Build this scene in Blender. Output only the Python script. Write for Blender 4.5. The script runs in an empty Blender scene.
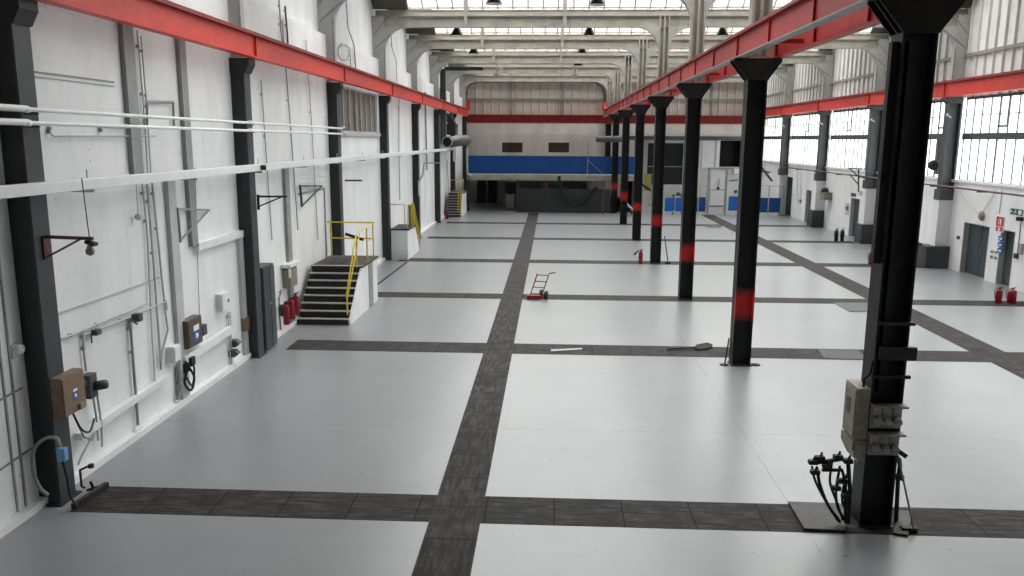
WORLD, EXPO = 9.6, 0.0
import bpy, bmesh, math, random
from mathutils import Vector, Matrix
random.seed(7)
C = bpy.context.scene.collection
# ---------------------------------------------------------------- camera model (metres; X right, Y into the hall, Z up)
CF, CPT, CYW, CRL, CZ = 805.36, .1827, .0484, .0053, 6.0
def ray(x, y):
    u0, v0 = x-512, y-288; c, s = math.cos(CRL), math.sin(CRL)
    R = (c*u0+s*v0)/CF; U = -(-s*u0+c*v0)/CF
    d = math.cos(CPT)+U*math.sin(CPT); z = -math.sin(CPT)+U*math.cos(CPT)
    return Vector((R*math.cos(CYW)-d*math.sin(CYW), R*math.sin(CYW)+d*math.cos(CYW), z))
def onplane(x, y, ax, v):
    r = ray(x, y); o = Vector((0, 0, CZ)); return o+r*((v-o[ax])/r[ax])
WLX, WRX = -8.42, 19.1
def LW(x, y, off=0.0): return onplane(x, y, 0, WLX+off)      # a point on the left wall
def RW(x, y, off=0.0): return onplane(x, y, 0, WRX-off)      # a point on the right wall
def FL(x, y, z=0.0): return onplane(x, y, 2, z)
def YP(x, y, Y): return onplane(x, y, 1, Y)
YC = [12.1+9.19*i for i in range(8)]
# ---------------------------------------------------------------- materials
def lin(c):
    return tuple(((v/255)/12.92 if v/255 <= .04045 else ((v/255+.055)/1.055)**2.4) for v in c)
def mat(name, rgb, rough=.6, metal=0, var=.12, scale=3.0, bump=0.0, dark=None, coat=0, spec=.5):
    m = bpy.data.materials.new(name); m.use_nodes = True; nt = m.node_tree; N = nt.nodes; L = nt.links
    b = N['Principled BSDF']; b.inputs['Roughness'].default_value = rough; b.inputs['Metallic'].default_value = metal
    b.inputs['Specular IOR Level'].default_value = spec
    if coat: b.inputs['Coat Weight'].default_value = coat
    c = lin(rgb); d = lin(dark) if dark else tuple(v*(1-var*2.2) for v in c)
    tc = N.new('ShaderNodeTexCoord'); n1 = N.new('ShaderNodeTexNoise'); n1.inputs['Scale'].default_value = scale
    n1.inputs['Detail'].default_value = 6; n1.inputs['Roughness'].default_value = .65
    L.new(tc.outputs['Object'], n1.inputs['Vector'])
    r = N.new('ShaderNodeValToRGB'); r.color_ramp.elements[0].position = .3; r.color_ramp.elements[1].position = .62
    r.color_ramp.elements[0].color = (*d, 1); r.color_ramp.elements[1].color = (*c, 1)
    L.new(n1.outputs['Fac'], r.inputs['Fac']); L.new(r.outputs['Color'], b.inputs['Base Color'])
    if bump:
        bp = N.new('ShaderNodeBump'); bp.inputs['Strength'].default_value = bump; bp.inputs['Distance'].default_value = .02
        L.new(n1.outputs['Fac'], bp.inputs['Height']); L.new(bp.outputs['Normal'], b.inputs['Normal'])
    return m
def mnode(N, L, op, a, b=None, clamp=False):
    m = N.new('ShaderNodeMath'); m.operation = op; m.use_clamp = clamp
    for i, v in enumerate((a, b)):
        if v is None: continue
        if isinstance(v, (int, float)): m.inputs[i].default_value = v
        else: L.new(v, m.inputs[i])
    return m.outputs[0]
def mixc(N, L, fac, a, b):
    m = N.new('ShaderNodeMix'); m.data_type = 'RGBA'
    if isinstance(fac, (int, float)): m.inputs['Factor'].default_value = fac
    else: L.new(fac, m.inputs['Factor'])
    for k, v in (('A', a), ('B', b)):
        s = [i for i in m.inputs if i.name == k and i.type == 'RGBA'][0]
        if isinstance(v, tuple): s.default_value = (*v, 1)
        else: L.new(v, s)
    return [o for o in m.outputs if o.type == 'RGBA'][0]
def noise(N, L, vec, scale, detail=5, rough=.6):
    n = N.new('ShaderNodeTexNoise'); n.inputs['Scale'].default_value = scale; n.inputs['Detail'].default_value = detail
    n.inputs['Roughness'].default_value = rough; L.new(vec, n.inputs['Vector']); return n.outputs['Fac']
def ramp(N, L, fac, p0, p1):
    r = N.new('ShaderNodeMapRange'); r.inputs['From Min'].default_value = p0; r.inputs['From Max'].default_value = p1
    L.new(fac, r.inputs['Value']); return r.outputs['Result']
def base(name):
    m = bpy.data.materials.new(name); m.use_nodes = True; nt = m.node_tree
    tc = nt.nodes.new('ShaderNodeTexCoord'); return m, nt.nodes, nt.links, nt.nodes['Principled BSDF'], tc.outputs['Object']
def mapping(N, L, vec, sc):
    mp = N.new('ShaderNodeMapping'); mp.inputs['Scale'].default_value = sc; L.new(vec, mp.inputs['Vector']); return mp.outputs['Vector']
def floor_mat():
    m, N, L, b, o = base('grey_floor_paint')
    big = noise(N, L, o, .35, 4); fine = noise(N, L, o, 6, 6)
    c = mixc(N, L, ramp(N, L, big, .35, .68), lin((130, 134, 135)), lin((138, 142, 143)))
    spots = noise(N, L, mapping(N, L, o, (1, .8, 1)), 1.3, 8, .7)
    c = mixc(N, L, mnode(N, L, 'MULTIPLY', ramp(N, L, spots, .56, .72), .16), c, lin((84, 86, 86)))
    vo = N.new('ShaderNodeTexVoronoi'); vo.inputs['Scale'].default_value = 1.5; L.new(o, vo.inputs['Vector'])      # scattered grit
    grit = mnode(N, L, 'LESS_THAN', vo.outputs['Distance'], .035); c = mixc(N, L, mnode(N, L, 'MULTIPLY', grit, .6), c, lin((62, 60, 58)))
    sk = noise(N, L, mapping(N, L, o, (.5, 3.5, 1)), 1.6, 6, .65)
    c = mixc(N, L, mnode(N, L, 'MULTIPLY', ramp(N, L, sk, .5, .7), .18), c, lin((110, 114, 115)))
    sp2 = noise(N, L, o, 9, 3, .5)
    c = mixc(N, L, mnode(N, L, 'MULTIPLY', ramp(N, L, sp2, .715, .74), .75), c, lin((80, 78, 76)))
    sx = N.new('ShaderNodeSeparateXYZ'); L.new(o, sx.inputs[0])
    wob = mnode(N, L, 'MULTIPLY', noise(N, L, o, 1.7, 4), .09)
    for k, (axis, pos) in enumerate((('X', 4.1), ('Y', 20.4), ('Y', 16.2))):      # hairline cracks / joints of the slab
        d = mnode(N, L, 'ABSOLUTE', mnode(N, L, 'SUBTRACT', mnode(N, L, 'ADD', sx.outputs[axis], wob), pos))
        ln = mnode(N, L, 'LESS_THAN', d, .012); br = ramp(N, L, noise(N, L, o, 1.1+k*.3, 3), .42, .56)
        c = mixc(N, L, mnode(N, L, 'MULTIPLY', mnode(N, L, 'MULTIPLY', ln, br), .8), c, lin((95, 97, 96)))
    b.inputs['Specular IOR Level'].default_value = .6
    c = mixc(N, L, mnode(N, L, 'MULTIPLY', fine, .1), c, lin((156, 160, 161)))
    L.new(c, b.inputs['Base Color'])
    b.inputs['Roughness'].default_value = .3
    bp = N.new('ShaderNodeBump'); bp.inputs['Strength'].default_value = .015; bp.inputs['Distance'].default_value = .02
    L.new(noise(N, L, o, .9, 2), bp.inputs['Height']); L.new(bp.outputs['Normal'], b.inputs['Normal'])
    return m
def strip_mat(name, along):
    m, N, L, b, o = base(name)
    sx = N.new('ShaderNodeSeparateXYZ'); L.new(o, sx.inputs[0])
    sc = (1, .12, 1) if along == 'Y' else (.12, 1, 1)
    g = noise(N, L, mapping(N, L, o, sc), 14, 5); bl = noise(N, L, o, 2.2, 6, .7)
    c = mixc(N, L, ramp(N, L, g, .35, .65), lin((34, 33, 32)), lin((80, 77, 73)))
    c = mixc(N, L, ramp(N, L, bl, .42, .66), c, lin((42, 40, 39)))
    c = mixc(N, L, mnode(N, L, 'MULTIPLY', ramp(N, L, noise(N, L, o, 8, 6, .75), .6, .72), .55), c, lin((118, 115, 110)))
    p = mnode(N, L, 'FRACT', mnode(N, L, 'DIVIDE', mnode(N, L, 'ADD', sx.outputs[along], 50.3), 1.12))
    seam = mnode(N, L, 'LESS_THAN', p, .022)
    cell = mnode(N, L, 'FLOOR', mnode(N, L, 'DIVIDE', mnode(N, L, 'ADD', sx.outputs[along], 50.3), 1.12))
    wn = N.new('ShaderNodeTexWhiteNoise'); wn.noise_dimensions = '1D'; L.new(cell, wn.inputs['W'])
    c = mixc(N, L, mnode(N, L, 'MULTIPLY', wn.outputs['Value'], .3), c, lin((30, 29, 29)))
    c = mixc(N, L, seam, c, lin((16, 16, 16)))
    L.new(c, b.inputs['Base Color']); b.inputs['Roughness'].default_value = .7; b.inputs['Specular IOR Level'].default_value = .12
    return m
def wall_mat(name, hi, lo, brick=True):
    m, N, L, b, o = base(name)
    sx = N.new('ShaderNodeSeparateXYZ'); L.new(o, sx.inputs[0])
    c = mixc(N, L, ramp(N, L, noise(N, L, mapping(N, L, o, (1, 1, .35)), .9, 6), .35, .6), lin(lo), lin(hi))
    st = noise(N, L, mapping(N, L, o, (1, 2.2, .25)), 1.6, 7, .7)
    c = mixc(N, L, mnode(N, L, 'MULTIPLY', ramp(N, L, st, .6, .78), .35), c, lin((165, 163, 160)))
    sp = noise(N, L, o, 5.5, 3)
    c = mixc(N, L, mnode(N, L, 'MULTIPLY', ramp(N, L, sp, .72, .75), .5), c, lin((120, 118, 115)))
    if brick:
        cmb = N.new('ShaderNodeCombineXYZ'); L.new(sx.outputs['Y'], cmb.inputs[0]); L.new(sx.outputs['Z'], cmb.inputs[1])
        br = N.new('ShaderNodeTexBrick'); br.inputs['Scale'].default_value = 1; br.inputs['Brick Width'].default_value = .45
        br.inputs['Row Height'].default_value = .225; br.inputs['Mortar Size'].default_value = .008
        L.new(cmb.outputs[0], br.inputs['Vector'])
        c = mixc(N, L, mnode(N, L, 'MULTIPLY', br.outputs['Fac'], .07), c, lin((120, 120, 120)))
        bp = N.new('ShaderNodeBump'); bp.inputs['Strength'].default_value = .08; bp.inputs['Distance'].default_value = .01; bp.invert = True
        L.new(br.outputs['Fac'], bp.inputs['Height']); L.new(bp.outputs['Normal'], b.inputs['Normal'])
    L.new(c, b.inputs['Base Color']); b.inputs['Roughness'].default_value = .55
    return m
def glass_mat(name, tint, milk, opac):
    m = bpy.data.materials.new(name); m.use_nodes = True; N = m.node_tree.nodes; L = m.node_tree.links
    b = N['Principled BSDF']; out = N['Material Output']; b.inputs['Base Color'].default_value = (*lin(milk), 1); b.inputs['Roughness'].default_value = .25
    tr = N.new('ShaderNodeBsdfTransparent'); tr.inputs['Color'].default_value = (*tint, 1)
    tl = N.new('ShaderNodeBsdfTranslucent'); tl.inputs['Color'].default_value = (*lin(milk), 1)
    tc = N.new('ShaderNodeTexCoord'); n = noise(N, L, mapping(N, L, tc.outputs['Object'], (1, 1, .3)), 1.2, 5)
    f = mnode(N, L, 'ADD', mnode(N, L, 'MULTIPLY', ramp(N, L, n, .35, .7), opac*.7), opac*.5)
    mx0 = N.new('ShaderNodeMixShader'); mx0.inputs[0].default_value = .55; L.new(b.outputs[0], mx0.inputs[1]); L.new(tl.outputs[0], mx0.inputs[2])
    mx = N.new('ShaderNodeMixShader'); L.new(f, mx.inputs[0]); L.new(tr.outputs[0], mx.inputs[1]); L.new(mx0.outputs[0], mx.inputs[2])
    L.new(mx.outputs[0], out.inputs['Surface']); return m
def band_mat():                                                         # red paint fading to near black toward both edges of the band
    m, N, L, b, o = base('red_band_paint'); tc = N.new('ShaderNodeTexCoord'); sx = N.new('ShaderNodeSeparateXYZ'); L.new(tc.outputs['Generated'], sx.inputs[0])
    d = mnode(N, L, 'ABSOLUTE', mnode(N, L, 'SUBTRACT', sx.outputs['Z'], .5)); d = mnode(N, L, 'ADD', d, mnode(N, L, 'MULTIPLY', noise(N, L, o, 4, 4), .2))
    c = mixc(N, L, ramp(N, L, d, .3, .58), lin((196, 24, 24)), lin((36, 20, 20))); L.new(c, b.inputs['Base Color']); b.inputs['Roughness'].default_value = .55; return m
M = dict(
 floor=floor_mat(), strip_y=strip_mat('trench_plate_long', 'Y'), strip_x=strip_mat('trench_plate_cross', 'X'),
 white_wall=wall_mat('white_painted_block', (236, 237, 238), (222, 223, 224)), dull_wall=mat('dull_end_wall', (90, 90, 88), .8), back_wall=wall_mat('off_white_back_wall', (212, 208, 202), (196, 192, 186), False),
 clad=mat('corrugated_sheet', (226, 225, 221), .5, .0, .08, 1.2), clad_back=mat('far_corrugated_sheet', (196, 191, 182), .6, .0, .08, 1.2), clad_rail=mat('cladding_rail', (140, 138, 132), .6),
 black=mat('black_column_paint', (34, 35, 35), .5, 0, .25, 4, spec=.3), slate=mat('slate_column_paint', (54, 61, 65), .5, 0, .15, 4), iron=mat('dark_grey_steel', (72, 76, 78), .55, 0, .15, 3),
 red=mat('red_girder_paint', (212, 56, 46), .45, 0, .1, 2), redtop=mat('dark_red_flange', (140, 28, 28), .55, 0, .2, 4), redband=band_mat(), redmid=mat('mid_red_girder', (178, 38, 36), .5, 0, .14, 2), lblack=mat('left_column_black', (36, 39, 41), .5, 0, .2, 4),
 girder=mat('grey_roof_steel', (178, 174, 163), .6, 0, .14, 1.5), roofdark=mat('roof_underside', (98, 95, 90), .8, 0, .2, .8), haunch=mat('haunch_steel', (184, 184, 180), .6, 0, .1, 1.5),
 grey=mat('grey_gloss_paint', (150, 152, 152), .5, 0, .1, 3), lgrey=mat('pale_grey_paint', (190, 192, 192), .5, 0, .08, 3), white=mat('white_gloss_paint', (232, 233, 234), .4, 0, .04, 3),
 yellow=mat('yellow_rail_paint', (226, 200, 50), .45, 0, .1, 6), dtread=mat('dark_step', (50, 49, 48), .7, 0, .2, 6), nosing=mat('pale_nosing', (196, 194, 190), .6, 0, .1, 6),
 brown=mat('brown_enclosure_paint', (128, 106, 84), .5, 0, .14, 6), dbrown=mat('dark_brown_enclosure', (88, 74, 62), .5, 0, .14, 6), cream=mat('aged_cream_paint', (150, 142, 128), .55, 0, .2, 9),
 blue=mat('blue_panel', (0, 76, 150), .55, 0, .08, 1), lblue=mat('bright_blue_panel', (18, 104, 200), .45, 0, .06, 2), signblue=mat('sign_blue', (40, 92, 170), .5), signred=mat('sign_red', (196, 28, 36), .5), signgreen=mat('sign_green', (30, 86, 62), .5), signwhite=mat('sign_white', (236, 236, 236), .5, 0, .02),
 exred=mat('extinguisher_red', (138, 14, 26), .35, 0, .06, 6), rubber=mat('black_rubber', (22, 22, 23), .6, 0, .2, 8), dark=mat('dark_void', (20, 20, 21), .8), steel=mat('worn_steel', (150, 150, 150), .35, .8, .15, 6), dsteel=mat('dark_worn_steel', (58, 56, 54), .55, .3, .25, 6),
 shed=mat('charcoal_screen', (58, 60, 60), .7, 0, .1, 2), door=mat('teal_grey_door', (62, 74, 80), .5, 0, .1, 2), roller=mat('grey_green_shutter', (50, 57, 57), .8, 0, .1, 2, spec=.15), duct=mat('grey_duct', (92, 94, 94), .45, .3, .15, 3),
 plinth=mat('charcoal_plinth', (64, 68, 70), .6, 0, .12, 4), trolley=mat('red_trolley_paint', (150, 24, 36), .45, 0, .15, 8), lampin=mat('lamp_reflector', (240, 240, 240), .3, 0, .02), lampout=mat('lamp_shade_dark', (50, 50, 50), .5), orange=mat('rusty_pipe', (120, 84, 62), .6, 0, .2, 4), timber=mat('dark_timber', (70, 60, 50), .7, 0, .2, 4), pipered=mat('maroon_pipe', (86, 44, 44), .5, 0, .15, 4), bluegrey=mat('pale_blue_plug', (110, 170, 215), .4), ygreen=mat('faded_yellow_panel', (176, 164, 84), .6),
 glass=glass_mat('window_glass', (.97, 1, .99), (235, 240, 238), .2), roofglass=glass_mat('roof_glass', (1, 1, 1), (230, 232, 232), .2),
 grime=mat('grimy_window_pane', (142, 134, 122), .3, 0, .14, 1.5),
)
# ---------------------------------------------------------------- mesh collector
def smooth(P, k=5):                                                   # Catmull-Rom through the points
    Q = [2*P[0]-P[1]]+P+[2*P[-1]-P[-2]]; out = []
    for i in range(1, len(Q)-2):
        a, b, c, d = Q[i-1:i+3]
        for j in range(k):
            t = j/k; out.append(.5*((2*b)+(c-a)*t+(2*a-5*b+4*c-d)*t*t+(3*b-a-3*c+d)*t**3))
    return out+[P[-1]]
class MB:
    def __init__(s): s.v = []; s.f = []; s.sm = []
    def add(s, vs, fs, smooth=False):
        k = len(s.v); s.v += [Vector(p) for p in vs]; s.f += [tuple(i+k for i in f) for f in fs]; s.sm += [smooth]*len(fs); return s
    def box(s, x0, x1, y0, y1, z0, z1):
        vs = [(x, y, z) for x in (x0, x1) for y in (y0, y1) for z in (z0, z1)]
        return s.add(vs, [(0, 1, 3, 2), (4, 6, 7, 5), (0, 4, 5, 1), (2, 3, 7, 6), (0, 2, 6, 4), (1, 5, 7, 3)])
    def obox(s, c, size, R):
        c = Vector(c); vs = [c+R@Vector((sx*size[0]/2, sy*size[1]/2, sz*size[2]/2)) for sx in (-1, 1) for sy in (-1, 1) for sz in (-1, 1)]
        return s.add(vs, [(0, 1, 3, 2), (4, 6, 7, 5), (0, 4, 5, 1), (2, 3, 7, 6), (0, 2, 6, 4), (1, 5, 7, 3)])
    def rbox(s, x0, x1, y0, y1, z0, z1, r=.01):                       # box with chamfered edges
        bm = bmesh.new(); bmesh.ops.create_cube(bm, size=1)
        for v in bm.verts: v.co = Vector(((x0+x1)/2+v.co.x*(x1-x0), (y0+y1)/2+v.co.y*(y1-y0), (z0+z1)/2+v.co.z*(z1-z0)))
        bmesh.ops.bevel(bm, geom=bm.edges[:], offset=min(r, .3*min(x1-x0, y1-y0, z1-z0)), segments=2, affect='EDGES', profile=.5)
        bm.verts.index_update(); s.add([v.co.copy() for v in bm.verts], [tuple(v.index for v in f.verts) for f in bm.faces]); bm.free(); return s
    def beam(s, p, q, w, h):                                           # rectangular bar from p to q
        p, q = Vector(p), Vector(q); d = (q-p); Lg = d.length; d.normalize()
        up = Vector((0, 0, 1)) if abs(d.z) < .95 else Vector((0, 1, 0)); a = d.cross(up).normalized(); b = a.cross(d)
        R = Matrix((d, a, b)).transposed(); return s.obox((p+q)/2, (Lg, w, h), R)
    def tube(s, pts, r, n=8, cap=True, sm=0):
        pts = [Vector(p) for p in pts]
        if sm: pts = smooth(pts)
        rings = []; prev = None
        for i, p in enumerate(pts):
            d = (pts[min(i+1, len(pts)-1)]-pts[max(i-1, 0)]).normalized()
            if prev is None:
                up = Vector((0, 0, 1)) if abs(d.z) < .9 else Vector((1, 0, 0)); a = d.cross(up).normalized()
            else: a = (prev-d*prev.dot(d)).normalized()
            prev = a; b = d.cross(a); rr = r[i] if isinstance(r, (list, tuple)) else r
            rings.append([p+(a*math.cos(2*math.pi*k/n)+b*math.sin(2*math.pi*k/n))*rr for k in range(n)])
        vs = [v for g in rings for v in g]; fs = []
        for i in range(len(pts)-1):
            for k in range(n): fs.append((i*n+k, i*n+(k+1) % n, (i+1)*n+(k+1) % n, (i+1)*n+k))
        s.add(vs, fs, True)
        if cap:
            s.add(rings[0], [tuple(range(n))[::-1]]); s.add(rings[-1], [tuple(range(n))])
        return s
    def lathe(s, o, prof, n=16, axis=(0, 0, 1)):                       # prof: (radius, height)
        ax = Vector(axis).normalized(); up = Vector((1, 0, 0)) if abs(ax.x) < .9 else Vector((0, 0, 1)); a = ax.cross(up).normalized(); b = ax.cross(a); o = Vector(o)
        vs = []; fs = []
        for r, h in prof:
            for k in range(n): vs.append(o+ax*h+(a*math.cos(2*math.pi*k/n)+b*math.sin(2*math.pi*k/n))*max(r, .0005))
        for i in range(len(prof)-1):
            for k in range(n): fs.append((i*n+k, i*n+(k+1) % n, (i+1)*n+(k+1) % n, (i+1)*n+k))
        return s.add(vs, fs, True)
    def prism(s, poly, ext):                                            # flat polygon (3D points) extruded by a vector
        n = len(poly); e = Vector(ext); vs = [Vector(p) for p in poly]+[Vector(p)+e for p in poly]
        fs = [tuple(range(n))[::-1], tuple(range(n, 2*n))]+[(i, (i+1) % n, n+(i+1) % n, n+i) for i in range(n)]
        return s.add(vs, fs)
    def quad(s, a, b, c, d): return s.add([a, b, c, d], [(0, 1, 2, 3)])
    def build(s, name, m, parent=None, origin=None):
        if origin is None:
            if parent is not None: org = wloc(parent)
            else:
                xs = [v.x for v in s.v]; ys = [v.y for v in s.v]; org = Vector(((min(xs)+max(xs))/2, (min(ys)+max(ys))/2, min(v.z for v in s.v)))
        else: org = Vector(origin)
        me = bpy.data.meshes.new(name); me.from_pydata([v-org for v in s.v], [], s.f)
        for p, k in zip(me.polygons, s.sm): p.use_smooth = k
        bm = bmesh.new(); bm.from_mesh(me); bmesh.ops.recalc_face_normals(bm, faces=bm.faces[:]); bm.to_mesh(me); bm.free()
        me.materials.append(M[m]); o = bpy.data.objects.new(name, me); C.objects.link(o)
        if parent is not None: o.parent = parent; o.location = org-wloc(parent)
        else: o.location = org
        return o
def wloc(o):
    p = Vector((0, 0, 0))
    while o is not None: p += o.location; o = o.parent
    return p
def tag(o, label, cat, group=None):
    o['label'] = label; o['category'] = cat
    if group: o['group'] = group
    return o
def thing(name, label, cat, loc, group=None):
    o = bpy.data.objects.new(name, None); o.empty_display_size = .2; C.objects.link(o); o.location = loc; return tag(o, label, cat, group)
def dup(root, delta, label=None, group=None):
    def cp(o, par):
        c = o.copy(); C.objects.link(c)
        if par is not None: c.parent = par
        for ch in [x for x in kids.get(o.name, [])]: cp(ch, c)
        return c
    kids = {}
    for o in bpy.data.objects:
        if o.parent: kids.setdefault(o.parent.name, []).append(o)
    r = cp(root, None); r.location = root.location+Vector(delta)
    if label: r['label'] = label
    if group: r['group'] = group
    return r
def struct(name, mb, m, parent=None, origin=(0, 0, 0)):
    o = mb.build(name, m, parent, None if parent is not None else origin)
    if parent is None: o['kind'] = 'structure'
    return o
tn = [0]
def trim(mb, m, origin=(0, 0, 0)):
    tn[0] += 1; return struct('trim_%d' % tn[0], mb, m, None, origin)
# ================================================================ THE SETTING
YB, YF, YM = 76.95, -9.0, 67.9          # back wall, added wall behind the camera, mezzanine front
struct('floor', MB().box(-9.2, 20.5, YF-.3, 78, -.2, 0), 'floor')
def holes(mb, ax, a0, a1, ur, zr, ops):       # wall slab with rectangular openings; ax 0: u is Y, ax 1: u is X
    us = sorted({ur[0], ur[1], *[v for o in ops for v in o[:2]]})
    for u0, u1 in zip(us, us[1:]):
        cur = zr[0]
        for o in sorted([o for o in ops if o[0] <= u0+1e-6 and o[1] >= u1-1e-6], key=lambda o: o[2])+[(0, 0, zr[1], zr[1])]:
            if o[2]-cur > 1e-4:
                if ax == 0: mb.box(a0, a1, u0, u1, cur, o[2])
                else: mb.box(u0, u1, a0, a1, cur, o[2])
            cur = o[3]
    return mb
# floor strips of trench plates
XS = [(11.86, 12.84), (22.16, 23.32), (30.12, 31.15), (39.3, 40.42), (48.65, 49.7), (57.75, 58.85)]
trim(MB().box(-1.88, -1.06, -2, 66.9, 0, .007), 'strip_y')
for k, (a, b) in enumerate(XS): trim(MB().box(-7.6 if k else -7.75, -1.88, a, b, 0, .005).box(-1.06, 12.2, a, b, 0, .005).box(13.2, 18.2, a, b, 0, .005), 'strip_x')
trim(MB().box(12.2, 13.2, 8, 66.5, 0, .007), 'strip_y')
p, q = FL(377, 285), FL(407, 262); trim(MB().beam(p+Vector((0, 0, .002)), q+Vector((0, 0, .002)), .1, .006), 'strip_y')
# left wall: thick lower part, set-back upper part
LWIN = (32.1, 39.15, 6.25, 8.06)
wl = holes(MB(), 0, WLX-.45, WLX, (YF, 77.5), (0, 9.75), [LWIN]); wl.box(WLX-.6, WLX-.28, YF, 77.5, 9.75, 12.6)
struct('wall_left', wl, 'white_wall')
bb = MB().box(WLX, -8.27, YF, 67, 0, .13); o = struct('baseboard_left', bb, 'white')
# wall posts, slab joints and frames on the left wall
KY = 8.42/8.25
def kz(z): return 6+(z-6)*KY if z > 0 else 0
def post(a, b, w, d=.09):                     # upright on the left wall from pixel a to pixel b (same Y on the wall)
    p, q = LW(*a), LW(*b); y = (p.y+q.y)/2; return (y-w/2, y+w/2, min(p.z, q.z), max(p.z, q.z), d)
for (y0, y1, z0, z1, m_) in [(15.5, 15.88, 5.2, 8.5, 'grey'), (17.85, 18.15, 3.55, 8.5, 'grey'), (16.85, 17.2, 0, 5.15, 'lgrey'), (24.5, 24.86, 0, 5.15, 'grey'), (20.6, 20.85, .1, 3.5, 'lgrey'), (11.3, 11.34, 0, 8.0, 'grey'), (11.5, 11.54, 0, 8.0, 'grey')]:
    trim(MB().box(WLX, WLX+(.1 if y1-y0 > .06 else .02), y0*KY, y1*KY, kz(z0), kz(z1)), m_)
trim(MB().box(WLX, WLX+.02, 15.9*KY, 15.94*KY, 5.4, 8.05), 'dark')
trim(MB().box(WLX, WLX+.14, 18.45, 21.25, 3.37, 3.55), 'white')      # top rail of the boarded opening
trim(MB().box(WLX, WLX+.02, 12.6, 15.5, 7.02, 7.05).box(WLX, WLX+.02, 12.6, 15.5, 6.95, 6.965), 'grey')
trim(MB().box(WLX, WLX+.03, 12.6, 16.8, 3.02, 3.04), 'lgrey')
trim(MB().box(WLX, WLX+.04, 26.5, 29.6, 4.13, 4.21).box(WLX, WLX+.04, 29.52, 29.6, 1.45, 4.16), 'grey')
for a, b in (((0, 470), (38, 444)), ((0, 528), (48, 492)), ((0, 400), (22, 388))):
    p, q = LW(*a, .01), LW(*b, .01); trim(MB().beam(p, q, .02, .03), 'grey')
wk = [0]
def window(frame, fm, panes, gm, extra=None):
    wk[0] += 1; f = struct('window_%d' % wk[0], frame, fm); panes.build('pane', gm, f)
    if extra: extra.build('casement_frame', fm, f)
    return f
fr = MB(); pn = MB(); y0, y1, z0, z1 = LWIN; n = 7; xw = WLX-.12
for k in range(n+1):
    y = y0+(y1-y0)*k/n; fr.box(xw-.04, xw+(.09 if k in (3,) else .05), y-.05, y+.05, z0, z1)
fr.box(xw-.04, xw+.05, y0, y1, z0, z0+.06).box(xw-.04, xw+.05, y0, y1, z1-.06, z1); pn.box(xw-.03, xw-.02, y0, y1, z0, z1)
window(fr, 'lgrey', pn, 'grime')
trim(MB().box(WLX, WLX+.12, 32.0, 39.3, 6.1, 6.25), 'lgrey')
# right wall
RD = [(35.98, 38.2, 0, 2.36), (34.0, 35.08, 0, 2.36), (51.1, 52.6, 0, 2.46), (60.55, 61.8, 0, 2.4), (65.4, 67.75, 0, 3.15)]
RY = [3.0, 12.15, 21.3, 30.4, 39.5, 48.6, 57.65, 66.9, 76.1]
WZ0, WZ1 = 4.22, 8.0
wr = holes(MB(), 0, WRX, WRX+.35, (YF, 77.5), (0, WZ0), RD); struct('wall_right', wr, 'white_wall')
trim(MB().box(WRX-.08, WRX+.1, YF, YB, WZ0-.1, WZ0+.02), 'white')
cl = MB()                                         # corrugated sheeting above the right windows, ribs as geometry
def corr_y(mb, x, y0, y1, z0, z1, pitch=.75, d=.1):
    n = int((y1-y0)/pitch); vs = []
    for k in range(n+1):
        y = y0+k*pitch
        for a, b in ((0, 0), (.78, 0), (.84, d), (.94, d)): vs.append((x-b, y+a*pitch))
    pv = [(a, b, z) for z in (z0, z1) for a, b in vs]; m = len(vs); mb.add(pv, [(i, i+1, m+i+1, m+i) for i in range(m-1)])
def corr_x(mb, y, x0, x1, z0, z1, pitch=.75, d=.1):
    n = int((x1-x0)/pitch); vs = []
    for k in range(n+1):
        x = x0+k*pitch
        for a, b in ((0, 0), (.78, 0), (.84, d), (.94, d)): vs.append((x+a*pitch, y-b))
    pv = [(a, b, z) for z in (z0, z1) for a, b in vs]; m = len(vs); mb.add(pv, [(i, i+1, m+i+1, m+i) for i in range(m-1)])
corr_y(cl, WRX+.15, YF, 77.2, 8.0, 12.6); struct('wall_right_cladding', cl, 'clad')
trim(MB().box(WRX-.02, WRX+.09, YF, YB, 9.85, 10.0), 'clad_rail')
for (a, b, c, e) in RD: trim(MB().box(WRX-.005, WRX+.34, b-.03, b-.003, c, e-.03).box(WRX-.005, WRX+.34, a+.003, a+.03, c, e-.03).box(WRX-.005, WRX+.34, a+.003, b-.003, e-.03, e-.003), 'lgrey')
dk = [0]
def door(mb, m_, hand=None):
    dk[0] += 1; d = struct('door_%d' % dk[0], mb, m_)
    if hand: hand.build('door_handle', 'steel', d)
    return d
xd = WRX+.24
a, b = RD[0][0]+.032, RD[0][1]-.032; mid = (a+b)/2
door(MB().box(xd, xd+.06, a, mid-.012, 0, 2.325).box(xd, xd+.06, mid+.012, b, 0, 2.325).box(xd-.015, xd, mid-.06, mid+.012, .02, 2.325), 'door', MB().tube([(xd-.06, mid-.18, 1.0), (xd-.06, mid-.18, 1.35)], .015).tube([(xd-.06, mid+.15, 1.0), (xd-.06, mid+.15, 1.35)], .015).box(xd-.06, xd, mid-.19, mid-.17, 1.02, 1.05).box(xd-.06, xd, mid+.14, mid+.16, 1.02, 1.05))
for r in RD[1:]:
    a, b, c, e = r; a += .032; b -= .032; e -= .015; door(MB().box(xd, xd+.06, a, b, 0, e-.02).box(xd-.012, xd, a+.1, b-.1, .15, 1.0).box(xd-.012, xd, a+.1, b-.1, 1.15, e-.15), 'door', MB().tube([(xd-.05, a+.12, 1.05), (xd-.05, a+.26, 1.05)], .014).box(xd-.05, xd, a+.11, a+.13, 1.04, 1.06))
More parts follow.
